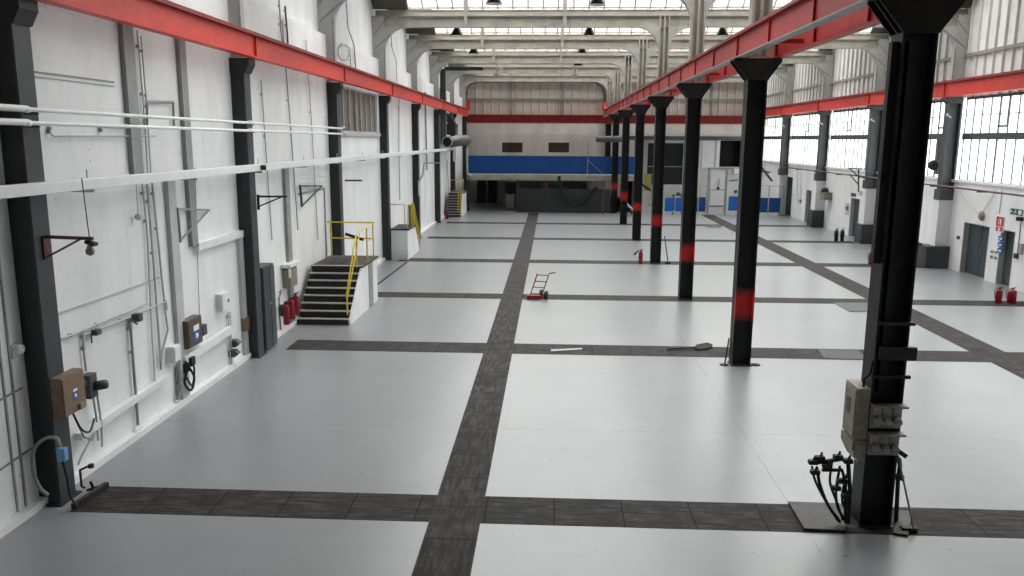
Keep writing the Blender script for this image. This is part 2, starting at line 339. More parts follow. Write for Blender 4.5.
# right windows, one per bay
for k in range(1, 8):
    y0 = RY[k]+.22; y1 = RY[k+1]-.22; fr = MB(); pn = MB(); ex = MB(); xw = WRX+.1
    n = max(2, round((y1-y0)/.7))
    for j in range(n+1):
        y = y0+(y1-y0)*j/n; w = .035 if j % 5 == 3 else .013; fr.box(xw-.03, xw+.03, y-w, y+w, WZ0, WZ1)
    fr.box(xw-.09, xw+.03, y0, y1, 6.1, 6.38).box(xw-.03, xw+.03, y0, y1, 7.18, 7.21).box(xw-.05, xw+.05, y0, y1, WZ1-.1, WZ1+.02).box(xw-.04, xw+.04, y0, y1, WZ0, WZ0+.05)
    for j in (2, 7) if n > 8 else (1,):
        ya, yb = y0+(y1-y0)*j/n, y0+(y1-y0)*(j+1)/n; ex.box(xw-.06, xw, ya, yb, 6.62, 6.7).box(xw-.06, xw, ya-.03, ya+.03, 6.62, 8.0)
    pn.box(xw-.004, xw+.004, y0, y1, WZ0, WZ1); window(fr, 'iron', pn, 'glass', ex)
# piers under the right columns
for y in RY[1:8]:
    trim(MB().box(WRX-.62, WRX, y+.02, y+.55, 0, 3.25), 'white_wall')
# back wall, added wall behind the camera, mezzanine
def opening(x0, y0, x1, y1):
    a, b = onplane(x0, y0, 1, YB), onplane(x1, y1, 1, YB); return (a.x, b.x, b.z, a.z)
BO = [opening(648, 143, 682, 185), opening(720.5, 140.5, 741, 167), opening(502, 142.5, 522.5, 152.5), opening(548.5, 142.5, 569, 152.5)]
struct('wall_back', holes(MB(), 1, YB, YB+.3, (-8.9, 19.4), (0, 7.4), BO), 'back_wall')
struct('wall_front', MB().box(-9, 20, YF-.3, YF, 0, 14.6), 'dull_wall')  # added unseen wall, darkened to cut light coming from behind the camera
struct('wall_right_blind', MB().box(WRX, WRX+.2, YF, RY[1]+.2, WZ0, WZ1), 'white_wall')  # added blank wall in place of windows, dims the unseen camera end
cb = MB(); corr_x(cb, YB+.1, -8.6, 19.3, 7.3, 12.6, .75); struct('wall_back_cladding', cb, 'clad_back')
pts = [(466, 116), (466, 96), (467, 90), (470, 85), (474.5, 82.6), (479, 82), (591, 82), (596, 82.8), (600.5, 85.5), (603.5, 90), (604.5, 96), (604.5, 108)]
trim(MB().tube([onplane(x, y, 1, YB-.15) for x, y in pts], .055, 6), 'duct')
sm = MB()  # darker strips paint in rib shade that frontal light leaves weak
for k in range(38): sm.box(-8.6+.75*k+.58, -8.6+.75*k+.63, YB-.005, YB+.1, 8.2, 12.4)
trim(sm, 'clad_rail')
trim(MB().box(-8.6, 7.2, YB-.03, YB, 0, 2.9), 'grey'); trim(MB().box(7.2, 7.3, 68.6, YB, 0, 2.75), 'shed')  # grey sheet paints in undercroft shade; dark partition added to block side light
trim(MB().box(-8.3, 19.1, YB-.05, YB+.05, 9.6, 9.75), 'clad_rail')
for x in (-3.9, .75, 9.9, 14.6): trim(MB().box(x-.07, x+.07, YB-.12, YB+.05, 8.2, 12.2), 'clad_rail')
a, b = onplane(600, 136, 1, YB), onplane(745, 141, 1, YB)
trim(MB().box(a.x, 18.9, YB-.25, YB, b.z+.05, a.z+.02), 'duct')
for (x0, x1, z0, z1) in BO[2:]:
    window(MB().box(x0, x1, YB+.04, YB+.1, z0, z0+.05).box(x0, x1, YB+.04, YB+.1, z1-.05, z1).box((x0+x1)/2-.03, (x0+x1)/2+.03, YB+.04, YB+.1, z0, z1), 'timber', MB().box(x0, x1, YB+.1, YB+.12, z0, z1), 'timber')
sh = MB(); x0, x1, z0, z1 = BO[0]; ns = 12
for k in range(ns): sh.box(x0, x1, YB+.1+(k % 2)*.03, YB+.16, z0+(z1-z0)*k/ns, z0+(z1-z0)*(k+1)/ns)
d = door(sh, 'roller'); MB().box(x0-.25, x0, YB-.05, YB+.02, z0-.1, z1+.2).box(x1, x1+.25, YB-.05, YB+.02, z0-.1, z1+.2).box(x0-.25, x1+.25, YB-.05, YB+.02, z1, z1+.2).build('door_frame', 'lgrey', d)
MB().box(x0, x1, YB-.02, YB+.1, z0+(z1-z0)*.43, z0+(z1-z0)*.45).build('door_rail', 'grey', d)
x0, x1, z0, z1 = BO[1]
trim(MB().box(x0-.2, x1+.2, YB+1.2, YB+1.3, z0-.2, z1+.2).box(x0-.1, x0, YB+.3, YB+1.2, z0-.2, z1+.2).box(x1, x1+.1, YB+.3, YB+1.2, z0-.2, z1+.2).box(x0, x1, YB+.3, YB+1.2, z0-.1, z0).box(x0, x1, YB+.3, YB+1.2, z1, z1+.1), 'dark')
trim(MB().box(x0-1.6, x0-.55, YB-.05, YB, z0-.1, z1).box(x0-.35, x0-.06, YB-.06, YB, z0-.1, z1), 'white')
# pitched roof: opaque slope toward the camera, glazing on the far side of each ridge
rf = MB(); wins = []
for i in range(-2, 8):
    g0 = 12.1+9.19*i+.45; g1 = g0+9.19; rd = g1-3.3; zr = 14.7
    rf.quad((-9, g0, 12.1), (19.6, g0, 12.1), (19.6, rd, zr), (-9, rd, zr))
    for (a, b) in ((-9, -7.0), (18.2, 19.6)):                          # solid sheets at both ends of the glazing
        rf.quad((a, g1, 12.1), (b, g1, 12.1), (b, rd, zr), (a, rd, zr))
    for x in (-9, 19.6): rf.add([(x, g0, 12.1), (x, g1, 12.1), (x, rd, zr)], [(0, 1, 2)])
    if i < 0: rf.quad((-9, g1, 12.1), (19.6, g1, 12.1), (19.6, rd, zr), (-9, rd, zr)); continue  # unseen camera-end bays closed over to darken the near floor
    fr = MB(); pn = MB(); dv = Vector((0, rd-g1, zr-12.1)); nx = 35
    for j in range(nx+1):
        x = -7.0+25.2*j/nx; p = Vector((x, g1, 12.1)); fr.beam(p, p+dv, .05, .06)
    for t in (.02, .5, .98): fr.beam(Vector((-7.0, g1, 12.1))+dv*t, Vector((18.2, g1, 12.1))+dv*t, .06, .06)
    pn.quad(Vector((-7.0, g1, 12.1)), Vector((18.2, g1, 12.1)), Vector((18.2, g1, 12.1))+dv, Vector((-7.0, g1, 12.1))+dv)
    window(fr, 'girder', pn, 'roofglass')
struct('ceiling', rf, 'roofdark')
# ================================================================ STEEL: columns, girders, roof frames, lamps
def isec(x0, x1, y0, y1, z0, z1, t=.035):       # I section standing up, flanges facing left and right
    ym = (y0+y1)/2; return MB().box(x0, x0+t, y0, y1, z0, z1).box(x1-t, x1, y0, y1, z0, z1).box(x0+t, x1-t, ym-.02, ym+.02, z0, z1)
# ---- left wall columns
LX0, LX1 = -8.55, -8.05
ordw = ['nearest', 'second', 'third', 'fourth', 'fifth', 'sixth', 'farthest']
llab = ['nearest black steel column on the white left wall, with a brown box hung on it', 'second black steel column on the left wall, beside the red extinguishers',
 'black steel column rising behind the landing of the nearest stairs on the left wall', 'black steel column on the left wall standing at the small white platform with yellow rails',
 'black steel column on the left wall just past the white platform with yellow rails', 'black steel column on the left wall last before the farthest stairs', 'black steel column on the left wall at the farthest stairs', 'black steel column in the far left corner beyond the blue band']
c0 = thing('steel_column', llab[0], 'column', (-8.2, YC[0]+.2, 0), 'black columns along the left wall')
MB().box(LX0, LX1-.035, YC[0]+.01, YC[0]+.41, .02, 7.66).build('web', 'lblack', c0)
MB().box(LX1-.035, LX1, YC[0], YC[0]+.42, .02, 7.66).build('flange', 'slate', c0)  # lighter slate puts the lit room-facing side into the colour
MB().prism([(LX0, YC[0]-.02, 8.04), (-7.9, YC[0]-.02, 8.04), (-7.9, YC[0]-.02, 7.88), (-8.02, YC[0]-.02, 7.66), (LX0, YC[0]-.02, 7.66)], (0, .46, 0)).build('capital', 'lblack', c0)
MB().box(LX0, LX1+.06, YC[0]-.08, YC[0]+.5, 0, .025).build('base_plate', 'dsteel', c0)
for i in range(1, 8): dup(c0, (0, YC[i]-YC[0]-(.02*i), 0), llab[i])
# ---- middle row
mlab = ['nearest black steel column of the middle row, carrying grey switch boxes', 'second black steel column of the middle row, red band low on its shaft', 'third black steel column of the middle row counted from the camera',
 'fourth black steel column of the middle row, extinguisher at its foot', 'fifth black steel column of the middle row counted from the camera', 'sixth black steel column of the middle row counted from the camera', 'seventh black steel column of the middle row, at the end of the charcoal screen', 'farthest black column of the middle row, rising behind the blue mezzanine panel']
X0, X1 = 4.93, 5.42
m0 = thing('steel_column', mlab[0], 'column', (5.15, YC[0]+.2, 0), 'black columns of the middle row')
isec(X0, X1, YC[0], YC[0]+.42, .02, 7.52).build('shaft', 'black', m0)
MB().prism([(4.55, YC[0]-.03, 8.04), (5.75, YC[0]-.03, 8.04), (5.75, YC[0]-.03, 7.96), (X1, YC[0]-.03, 7.5), (X0, YC[0]-.03, 7.5), (4.55, YC[0]-.03, 7.96)], (0, .035, 0)).prism([(4.55, YC[0]+.4, 8.04), (5.75, YC[0]+.4, 8.04), (5.75, YC[0]+.4, 7.96), (X1, YC[0]+.4, 7.5), (X0, YC[0]+.4, 7.5), (4.55, YC[0]+.4, 7.96)], (0, .035, 0)).box(4.55, 5.75, YC[0], YC[0]+.42, 8.0, 8.04).box(X0, X1, YC[0]+.18, YC[0]+.24, 7.5, 8.0).prism([(4.57, YC[0]+.19, 7.97), (X0, YC[0]+.19, 7.97), (X0, YC[0]+.19, 7.52)], (0, .04, 0)).prism([(5.73, YC[0]+.19, 7.97), (X1, YC[0]+.19, 7.97), (X1, YC[0]+.19, 7.4)], (0, .04, 0)).build('capital', 'black', m0)
MB().box(X0-.03, X1+.03, YC[0]-.03, YC[0]+.45, 0, .022).build('base_plate', 'dsteel', m0)
mids = [m0]+[dup(m0, (0, YC[i]-YC[0], 0), mlab[i]) for i in range(1, 8)]
MB().box(X0-.1, X0, YC[0]+.1, YC[0]+.22, 4.2, 7.4).box(X0+.12, X0+.2, YC[0]+.05, YC[0]+.15, 2.2, 7.4).build('cable_channel', 'black', m0)
MB().tube([(X0+.02, YC[0]-.02, 7.4), (X0+.02, YC[0]-.02, 5.9), (X0+.1, YC[0]-.03, 5.8), (X0+.12, YC[0]-.02, 5.4)], .012).build('cable', 'rubber', m0)
MB().box(X0-.03, X1+.05, YC[0]-.06, YC[0], 3.28, 3.33).box(X0-.03, X1+.06, YC[0]-.05, YC[0], 2.45, 2.5).box(X0+.05, X1+.1, YC[0]-.09, YC[0], 2.75, 2.95).build('clamp', 'dsteel', m0)
RB = {1: (288, 323, 739), 2: (232, 246, 686), 3: (214, 228, 657), 4: (202, 212, 637), 5: (191, 202, 625), 6: (182, 191, 615)}
RB[2] = (243, 264, 687)
for i, (ya, yb, px) in RB.items():
    z1 = YP(px, ya, YC[i]).z; z0 = YP(px, yb, YC[i]).z
    y = YC[i]; MB().box(X0+.036, X1-.036, y+.14, y+.186, z0, z1).box(X1-.045, X1+.006, y-.006, y+.426, z0, z1).box(X0-.002, X0+.04, y-.006, y+.1, z0, z1).build('painted_band', 'redband', mids[i])
# ---- right wall columns
rlab = ['grey steel column on the white pier left of the dark double doors', 'grey steel column on the white pier beside the single grey door halfway along the right wall', 'grey steel column on the farthest white pier of the right wall', 'dark column on the right wall before the last short row of windows', 'dark column in the far right corner behind the second middle column']
r0 = None
for k, y in enumerate(RY[4:9]):
    if r0 is None:
        r0 = thing('window_column', rlab[0], 'column', (18.65, y+.25, 3.25), 'grey columns along the right windows')
        isec(18.5, 19.08, y, y+.45, 3.25, 8.0).build('shaft', 'iron', r0)
        MB().prism([(18.3, y-.02, 8.04), (19.08, y-.02, 8.04), (19.08, y-.02, 7.75), (18.5, y-.02, 7.75), (18.3, y-.02, 7.95)], (0, .49, 0)).build('capital', 'iron', r0)
        MB().box(18.42, 19.09, y-.05, y+.5, 3.25, 3.75).build('base_sleeve', 'iron', r0)
        MB().tube([(18.6, y-.05, 7.1), (18.3, y-.35, 7.2)], .025).lathe((18.3, y-.35, 7.2), [(.0, 0), (.05, .0), (.07, .08), (0, .1)], 10, (-.4, -.5, .1)).build('bracket_lamp', 'lgrey', r0)
    else: rr = dup(r0, (0, y-RY[4], 0), rlab[k])
# ---- crane girders
def girder(name, label, xc, y0, y1, hw=.16, z0=8.05, z1=8.75, stiff=1.53, side=0, stop=0, colr='red', bot=None):
    g = thing(name, label, 'girder', (xc, (y0+y1)/2, z0), 'red crane girders')
    MB().box(xc-.02, xc+.02, y0, y1, z0+.03, z1-.03).build('web', colr, g)
    MB().box(xc-hw, xc+hw, y0, y1, z0, z0+.03).build('bottom_flange', bot or colr, g)
    MB().box(xc-hw-.02, xc+hw+.02, y0, y1, z1-.04, z1).build('top_flange', 'redtop', g)
    y = 2.91+.2; first = None
    while y < y1-.1:
        if first is None: first = MB().box(xc-hw*.6, xc+hw*.6, y-.012, y+.012, z0+.03, z1-.04).build('stiffener', colr, g)
        else:
            c = first.copy(); C.objects.link(c); c.parent = g; c.location = first.location+Vector((0, y-2.91-.2, 0))
        y += stiff
    MB().box(xc-.04, xc+.04, y0, y1, z1, z1+.08).build('rail', 'redtop', g)
    if stop: MB().box(xc-.18, xc+.18, y1-.25, y1-.1, z1, z1+.75).prism([(xc, y1-1.0, z1+.08), (xc, y1-.25, z1+.08), (xc, y1-.25, z1+.7)], (.04, 0, 0)).build('end_stop', 'red', g)
    return g
girder('crane_girder', 'red crane girder running along the white left wall on the black columns', -7.83, 1, 75.9, .12, z1=8.64, stiff=9.19, stop=1)
g = girder('crane_girder', 'red crane girder of the middle row, the left one of the pair', 4.7, 1, 75.9, .11, z1=8.62, stiff=3.063, stop=1, bot='grey', colr='redmid')
girder('crane_girder', 'red crane girder of the middle row, the right one of the pair', 5.68, 1, 75.9, .13, z1=8.62, stiff=3.063, stop=1, colr='redmid')
girder('crane_girder', 'red crane girder running above the right hand windows', 18.42, 1, 75.9, .14, z1=8.72, stiff=9.19, stop=1)
t0 = tag(MB().box(4.9, 5.5, YC[1]-2.6, YC[1]-2.48, 8.1, 8.2).build('girder_tie', 'red'), 'short red tie bar between the paired red girders, before the second middle column', 'tie bar', 'tie bars between the paired girders')
tl = ['third', 'fourth', 'fifth', 'sixth', 'seventh', 'farthest']
for i in range(1, 7): dup(t0, (0, 9.19*i, 0), 'short red tie bar between the paired red girders, before the %s middle column' % tl[i-1])
t = thing('cross_girder', 'dark red girder crossing the far wall below the corrugated sheeting', 'girder', (5, 76.2, 7.47))
MB().box(-8.0, 18.25, 76.16, 76.2, 7.5, 8.2).build('web', 'redtop', t); MB().box(-8.0, 18.25, 76.02, 76.34, 7.47, 7.5).box(-8.0, 18.25, 76.02, 76.34, 8.2, 8.24).build('flange', 'red', t)
# ---- roof frames: posts, rounded haunches, girder, gutter beam, hangers
def haunch(xp, s, y, zt=11.23, R=1.15, n=10):     # rounded corner between a post face at xp and the girder underside
    pts = [(xp, y, zt-R)]+[(xp+s*(R-R*math.cos(a)), y, zt-R+R*math.sin(a)) for a in [math.pi/2*k/n for k in range(1, n+1)]]+[(xp, y, zt)]
    return pts
def roof_frame(y, label, Rl=1.1, zt=11.23, zg=11.76):
    f = thing('roof_frame', label, 'frame', (5.2, y, 8.1), 'grey roof frames across the hall')
    MB().box(-8.7, -8.12, y-.02, y+.3, 8.1, zg).build('post', 'haunch', f)
    MB().box(18.62, 19.2, y-.02, y+.3, 8.1, zg).build('post', 'haunch', f)
    MB().box(4.95, 5.02, y-.02, y+.3, 8.1, zg).box(5.38, 5.45, y-.02, y+.3, 8.1, zg).box(5.0, 5.4, y+.1, y+.18, 8.1, zg).box(5.16, 5.24, y-.01, y+.1, 8.1, zg).build('post', 'girder', f)
    MB().box(-8.6, 19.2, y+.1, y+.18, zt, zg).box(-8.6, 19.2, y, y+.28, zt, zt+.03).box(-8.6, 19.2, y, y+.28, zg-.03, zg).build('girder', 'girder', f)
    h = MB()
    for xp, s in ((-8.12, 1), (4.95, -1), (5.45, 1), (18.62, -1)):
        h.prism(haunch(xp, s, y-.01, zt+.01, Rl), (0, .3, 0))
    h.build('haunch', 'haunch', f)
    for xp, s in ((-8.12, 1), (18.62, -1)):
        st = MB(); st.beam((xp-s*.5, y-.03, zt-.35), (xp+s*.2, y-.03, zg-.05), .03, .05).beam((xp-s*.5, y-.03, zt-1.0), (xp+s*.32, y-.03, zt-.33), .03, .05).beam((xp+s*.25, y-.03, zg-.05), (xp+s*.95, y-.03, zt-.02), .03, .05)
        st.box(xp-.03, xp+.03, y-.04, y, 8.1, zt-.9); st.build('stiffener', 'grey', f)
    MB().box(-8.6, 19.2, y+.34, y+.44, 11.8, 12.06).box(-8.6, 19.2, y+.3, y+.5, 12.03, 12.06).build('gutter_beam', 'girder', f)
    for x in (-4.2, .5, 9.9, 14.6): MB().box(x-.09, x+.09, y-.07, y-.03, zt, 14.2).box(x-.02, x+.02, y-.03, y+.06, zt, 14.2).build('hanger', 'girder', f)
    return f
flab = [None, 'grey roof frame standing above the second left column, mostly cut by the top edge', 'grey roof frame above the third left column, its rounded corner cut by the top edge', 'grey roof frame above the fourth left column, the topmost cross girder in view', 'grey roof frame above the fifth left column, just beyond the topmost cross girder', 'grey roof frame above the sixth left column', 'grey roof frame above the seventh left column, last before the far wall', 'farthest grey roof frame, rounded corners against the far corrugated sheeting']
f0 = roof_frame(YC[1]+.1, flab[1])
for i in range(2, 8): dup(f0, (0, YC[i]-YC[1], 0), flab[i])
# ---- hanging bay lamps
def roofz(Y):
    k = math.floor((Y-12.55)/9.19); t = (Y-12.55)/9.19-k; t *= 9.19; return 12.1+t*2.6/5.89 if t < 5.89 else 12.1+(9.19-t)*2.6/3.3
for (x, yb, Y, lab) in [(494, 4, 35, 'left one hanging nearest the camera, cut by the top edge'), (597, 5, 35, 'right one hanging nearest the camera, in the top glazing row'),
  (457, 36, 44.2, 'left one before the second glazing row'), (589, 36, 44.2, 'right one before the second glazing row'), (722, 36, 44.2, 'the one right of the pale middle post'),
  (474, 54, 53.4, 'left one before the third glazing row'), (582, 53.5, 53.4, 'right one before the third glazing row'),
  (578, 66, 60.5, 'fourth back in the right hand row'), (497, 77, 66.2, 'left one nearest the far wall'), (575, 77, 66.2, 'right one nearest the far wall')]:
    p = YP(x, yb, Y); lamp = thing('bay_lamp', 'dark bell shaped bay lamp, '+lab, 'lamp', p, 'bell lamps under the roof')
    MB().lathe(p, [(.36, 0), (.34, .05), (.17, .36), (.11, .42), (.11, .62), (.05, .66), (0, .66)], 18).build('shade', 'lampout', lamp)
    MB().lathe(p, [(.335, .01), (.31, .06), (.14, .34), (0, .35)], 18).build('reflector', 'lampin', lamp)
    MB().tube([p+Vector((0, 0, .64)), Vector((p.x, p.y, roofz(Y)))], .02).build('stem', 'iron', lamp)
# ================================================================ LEFT WALL: services, boxes, brackets, stairs
def XP(x, y, X): return onplane(x, y, 0, X)
def solo(name, mb, m, label, cat, group=None): return tag(mb.build(name, m), label, cat, group)
# two white pipes on brackets
for z, lab in ((6.4, 'upper of the two long white pipes crossing the nearest columns on the left wall'), (6.2, 'lower of the two long white pipes crossing the nearest columns on the left wall')):
    t = thing('wall_pipe', lab, 'pipe', (-7.78, 18, z), 'white pipes on the left wall')
    MB().tube([(-7.86, 4, z+.02), (-7.86, 30.3, z-.04)], .034, 10).build('pipe', 'white', t); MB().tube([(-7.86, 4, z+.02), (-7.86, 11.95, z+.01)], .05, 12).build('thick_section', 'white', t)
    for y in (11.55, 20.6, 30.15):
        MB().lathe((-7.86, y+.34, z), [(.0, 0), (.05, 0), (.05, .1), (0, .1)], 12, (0, 1, 0)).build('sleeve', 'white', t)
        MB().box(-8.05, -7.84, y+.62, y+.66, z-.07, z-.035).build('bracket', 'iron', t)
# cable trunking along the wall
t = thing('cable_trunking', 'long white cable trunking running the full length of the left wall', 'trunking', (-8.1, 36, 5.12))
MB().rbox(-8.04, -7.84, 4, 66, 5.12, 5.3, .01).build('trunk', 'white', t)
for k in range(14):
    y = 9.5+k*4.1; MB().box(-8.415, -7.9, y, y+.04, 5.06, 5.12).tube([(-8.0, y+.02, 5.3), (-8.0, y+.02, 5.45)], .012, 6).build('bracket', 'lgrey', t)
MB().rbox(-8.0, -7.75, 65.6, 66.1, 4.2, 5.35, .02).build('end_box', 'white', t)
# wall conduits and pipes, drawn as runs of points on the wall
def run(name, label, pts, r, m='lgrey', off=.05, clip=True, group='conduits on the left wall', cat='conduit'):
    off = max(off, r+.03); P = [LW(x, y, off) for x, y in pts]; t = tag(MB().tube(P, r, 8).build(name, m), label, cat, group)
    if clip:
        for a in (.2, .8):
            i = 0; p = P[0].lerp(P[1], a); MB().box(WLX+.003, WLX+off+r, p.y-.02, p.y+.02, p.z-.03, p.z+.03).build('clip', 'lgrey', t)
    return t
run('conduit', 'leftmost thin grey conduit dropping from the trunking in the nearest bay', [(142, 184), (147, 230), (151, 320), (155, 384)], .018)
run('conduit', 'middle thin grey conduit dropping from the trunking in the nearest bay', [(147, 184), (154, 270), (161, 366)], .024)
run('conduit', 'rightmost thin grey conduit dropping from the trunking, bent at its foot', [(152, 182), (158, 240), (165, 310), (168, 330), (162, 352), (161, 370)], .024)
run('conduit', 'thin conduit pair rising between the two grey posts above the white pipes', [(137, 30), (144, 110), (148, 176)], .018)
run('conduit', 'second thin conduit rising beside the nearest grey post above the white pipes', [(141, 36), (147, 110), (151, 176)], .016)
run('wall_pipe', 'upper pale pipe sloping across the lower wall of the nearest bay', [(62, 339), (105, 321), (148, 303)], .022, group=None, cat='pipe')
run('wall_pipe', 'lower pale pipe under the sloping one, with dark valves hung on it', [(84, 335), (130, 317), (166, 301), (167, 310)], .022, group=None, cat='pipe')
run('conduit', 'short pale drop pipe between the sloping pipe and the grey isolator', [(83, 333), (84, 352), (86, 371)], .02)
run('conduit', 'grey drop pipe with a dark valve handle at its head', [(130, 320), (133, 360), (138, 425)], .03, 'grey')
t = solo('pipe_valve', MB().rbox(-8.36, -8.2, LW(131, 318).y-.1, LW(131, 318).y+.06, LW(131, 318).z-.06, LW(131, 318).z+.1).tube([LW(131, 320, .2), LW(137, 324, .2)], .022), 'iron', 'dark valve handle on the grey drop pipe in the nearest bay', 'valve')
t = solo('pipe_valve', MB().rbox(-8.36, -8.24, LW(90, 332).y-.08, LW(90, 332).y+.08, LW(90, 332).z-.05, LW(90, 332).z+.05).tube([LW(91, 334, .12), LW(92, 343, .12)], .014), 'iron', 'small dark valve under the sloping pipe above the grey isolator', 'valve')
def bar(name, label, a, b, w, h, m='white', off=.085, cat='trunking', group=None): return solo(name, MB().beam(LW(*a, off), LW(*b, off), w, h), m, label, cat, group)
bar('low_pipe_casing', 'thick white pipe casing running low along the wall in the nearest bay', (78, 437), (169, 376), .13, .13)
bar('low_conduit', 'thin white conduit just above the skirting in the nearest bay', (136, 431), (180, 403), .05, .05)
bar('pipe_casing', 'white casing rising below the brown switch box with the blue sticker', (183, 361), (231, 329), .12, .2)
run('conduit', 'left of two thin conduits below the small white wall box', [(228, 312), (229, 335), (231, 368)], .018)
run('conduit', 'right of two thin conduits below the small white wall box', [(230, 312), (231, 335), (232, 366)], .018)
run('conduit', 'thin black cable hanging from the trunking beside the triangular grey bracket', [(195, 168), (197, 240), (200, 330)], .01, 'grey')
run('conduit', 'thin grey conduit rising beside the second column', [(261, 80), (266, 150), (272, 240)], .02)
run('conduit', 'thin dark conduit beside the upright post past the second column', [(282, 20), (290, 120), (298, 230)], .02, 'grey')
run('conduit', 'pale conduit rising right of the dark triangular bracket', [(306, 40), (312, 130), (318, 240)], .018)
run('conduit', 'white conduit along the wall above the farthest stairs', [(447, 160), (449, 190), (450, 205)], .03, 'white')
run('conduit', 'grey conduit rising between the fifth and sixth black columns', [(425, 92), (426, 130), (427, 170)], .05, 'grey')
run('conduit', 'thin grey conduit on the wall between the fourth and fifth columns', [(399, 98), (399, 150), (400, 200)], .025, 'lgrey')
# upper wall fittings
run('loop_bracket', 'white looped hook bracket high on the nearest bay above the trunking', [(51, 127), (50, 133), (54, 136), (100, 136), (155, 136)], .016, 'lgrey', group=None, cat='bracket')
run('loop_bracket', 'smaller looped hook bracket right of the first, above the trunking', [(102, 131), (101, 127), (120, 128), (152, 128)], .014, 'lgrey', group=None, cat='bracket')
run('hook_frame', 'pale square hanging frame above the white pipes between the grey posts', [(147, 125), (147, 102), (173, 102), (174, 126)], .03, 'grey', group=None, cat='bracket')
run('hose_coil', 'thin white hose coiled on the upper wall above the red girder', [(344+6*math.cos(a), 52+8*math.sin(a)) for a in [k*.5 for k in range(26)]]+[(351, 70)], .02, 'lgrey', group=None, cat='hose', clip=False)
run('conduit', 'dark cable running down the upper wall past the coiled hose', [(346, 0), (348, 28), (354, 45), (356, 72)], .022, 'grey')
run('conduit', 'pale cable on the upper wall left of the coiled hose', [(279, 0), (281, 30), (283, 46)], .022, 'grey')
run('conduit', 'maroon pipe on the upper wall above the second column', [(285, 6), (287, 30), (288, 46)], .03, 'pipered')
run('conduit', 'thin cable on the upper wall between the fourth and fifth columns', [(391, 30), (392, 48), (396, 60), (397, 82)], .02, 'grey')
# jib brackets: horizontal arm, brace, back plate
def jib(label, a, b, c, X, m, side=0, r=.03, group=None):
    """a arm root, b arm tip, c brace foot (pixels); arms lie on the plane X or swing along the wall"""
    t = thing('jib_bracket', label, 'bracket', XP(*a, X), group)
    A, B, Cc = XP(*a, X), XP(*b, X), XP(*c, X)
    MB().beam(A, B, r*1.6, r*1.6).build('arm', m, t); MB().beam(Cc, A.lerp(B, .72) if side else B, r*1.2, r*1.2).build('brace', m, t); MB().beam(A+Vector((0, 0, .03)), Cc-Vector((0, 0, .03)), r*2.4, r*1.6).build('back_plate', m, t); return t
A = Vector((-8.02, 12.35, YP(44, 238, 12.35).z)); tip = YP(93, 239, 12.35)
t = thing('jib_bracket', 'dark red swing arm on the nearest left column, a floodlight hung from its tip', 'bracket', A)
MB().beam(A+Vector((0, 0, .02)), (tip.x, tip.y, A.z-.0), .05, .05).build('arm', 'pipered', t)
MB().beam(A+Vector((0, 0, -.3)), A.lerp(tip, .75), .03, .03).build('brace', 'pipered', t); MB().box(-8.05, -8.02, 12.28, 12.42, A.z-.34, A.z+.04).build('back_plate', 'pipered', t)
p = YP(90, 243, 12.35)
t = thing('floodlight', 'small floodlight with a glass bulb hanging at the tip of the red arm', 'lamp', p)
MB().obox(p+Vector((.02, 0, -.0)), (.16, .12, .05), Matrix.Rotation(.3, 3, 'Y')).build('housing', 'rubber', t)
MB().lathe(p+Vector((-.01, 0, -.02)), [(.03, 0), (.045, -.05), (.07, -.1), (.06, -.16), (0, -.19)], 12).build('bulb', 'steel', t)
MB().tube([p+Vector((0, 0, .03)), p+Vector((-.04, 0, 1.0)), YP(82, 178, 12.35)], .008, 6).build('cable', 'rubber', t)
jib('pale grey triangular bracket between the grey posts of the nearest bay', (177, 209), (209, 210), (180, 241), WLX+.1, 'grey')
jib('black triangular bracket on the white wall just past the second column', (300, 186), (322, 186), (302, 206), WLX+.1, 'iron')
A = YP(258, 196.5, 21.6); B = YP(287, 196.5, 21.6)
t = thing('jib_bracket', 'black triangular swing arm fixed to the second left column', 'bracket', A)
MB().beam(A, B, .05, .05).build('arm', 'rubber', t); MB().beam(YP(260, 206, 21.6), A.lerp(B, .85), .035, .035).build('brace', 'rubber', t); MB().beam(A+Vector((0, 0, .05)), A-Vector((0, 0, .36)), .06, .05).build('back_plate', 'rubber', t)
solo('wall_rod', MB().tube([YP(345, 180.5, 31), YP(362, 180.5, 31)], .035), 'iron', 'short black rod sticking out beside the third left column', 'rod')
solo('wall_rod', MB().tube([YP(423, 163, 49.4), YP(440, 163, 49.4)], .04), 'grey', 'short grey rod sticking out past the fifth left column', 'rod')
solo('wall_rod', MB().tube([YP(249, 167, 21.6), YP(262, 167.5, 21.6)], .05).lathe(YP(262, 167.5, 21.6), [(0, -.02), (.07, -.02), (.07, .1), (0, .1)], 10, (1, 0, 0)), 'rubber', 'black knob ended stub on the second left column at the trunking', 'rod')
solo('pull_cord', MB().tube([LW(136, 182, .1), LW(138, 214, .1)], .01).lathe(LW(138, 217, .1), [(0, -.07), (.05, -.05), (.07, 0), (.05, .05), (0, .07)], 10), 'lgrey', 'thin cord with a pale ball hanging below the trunking', 'cord')
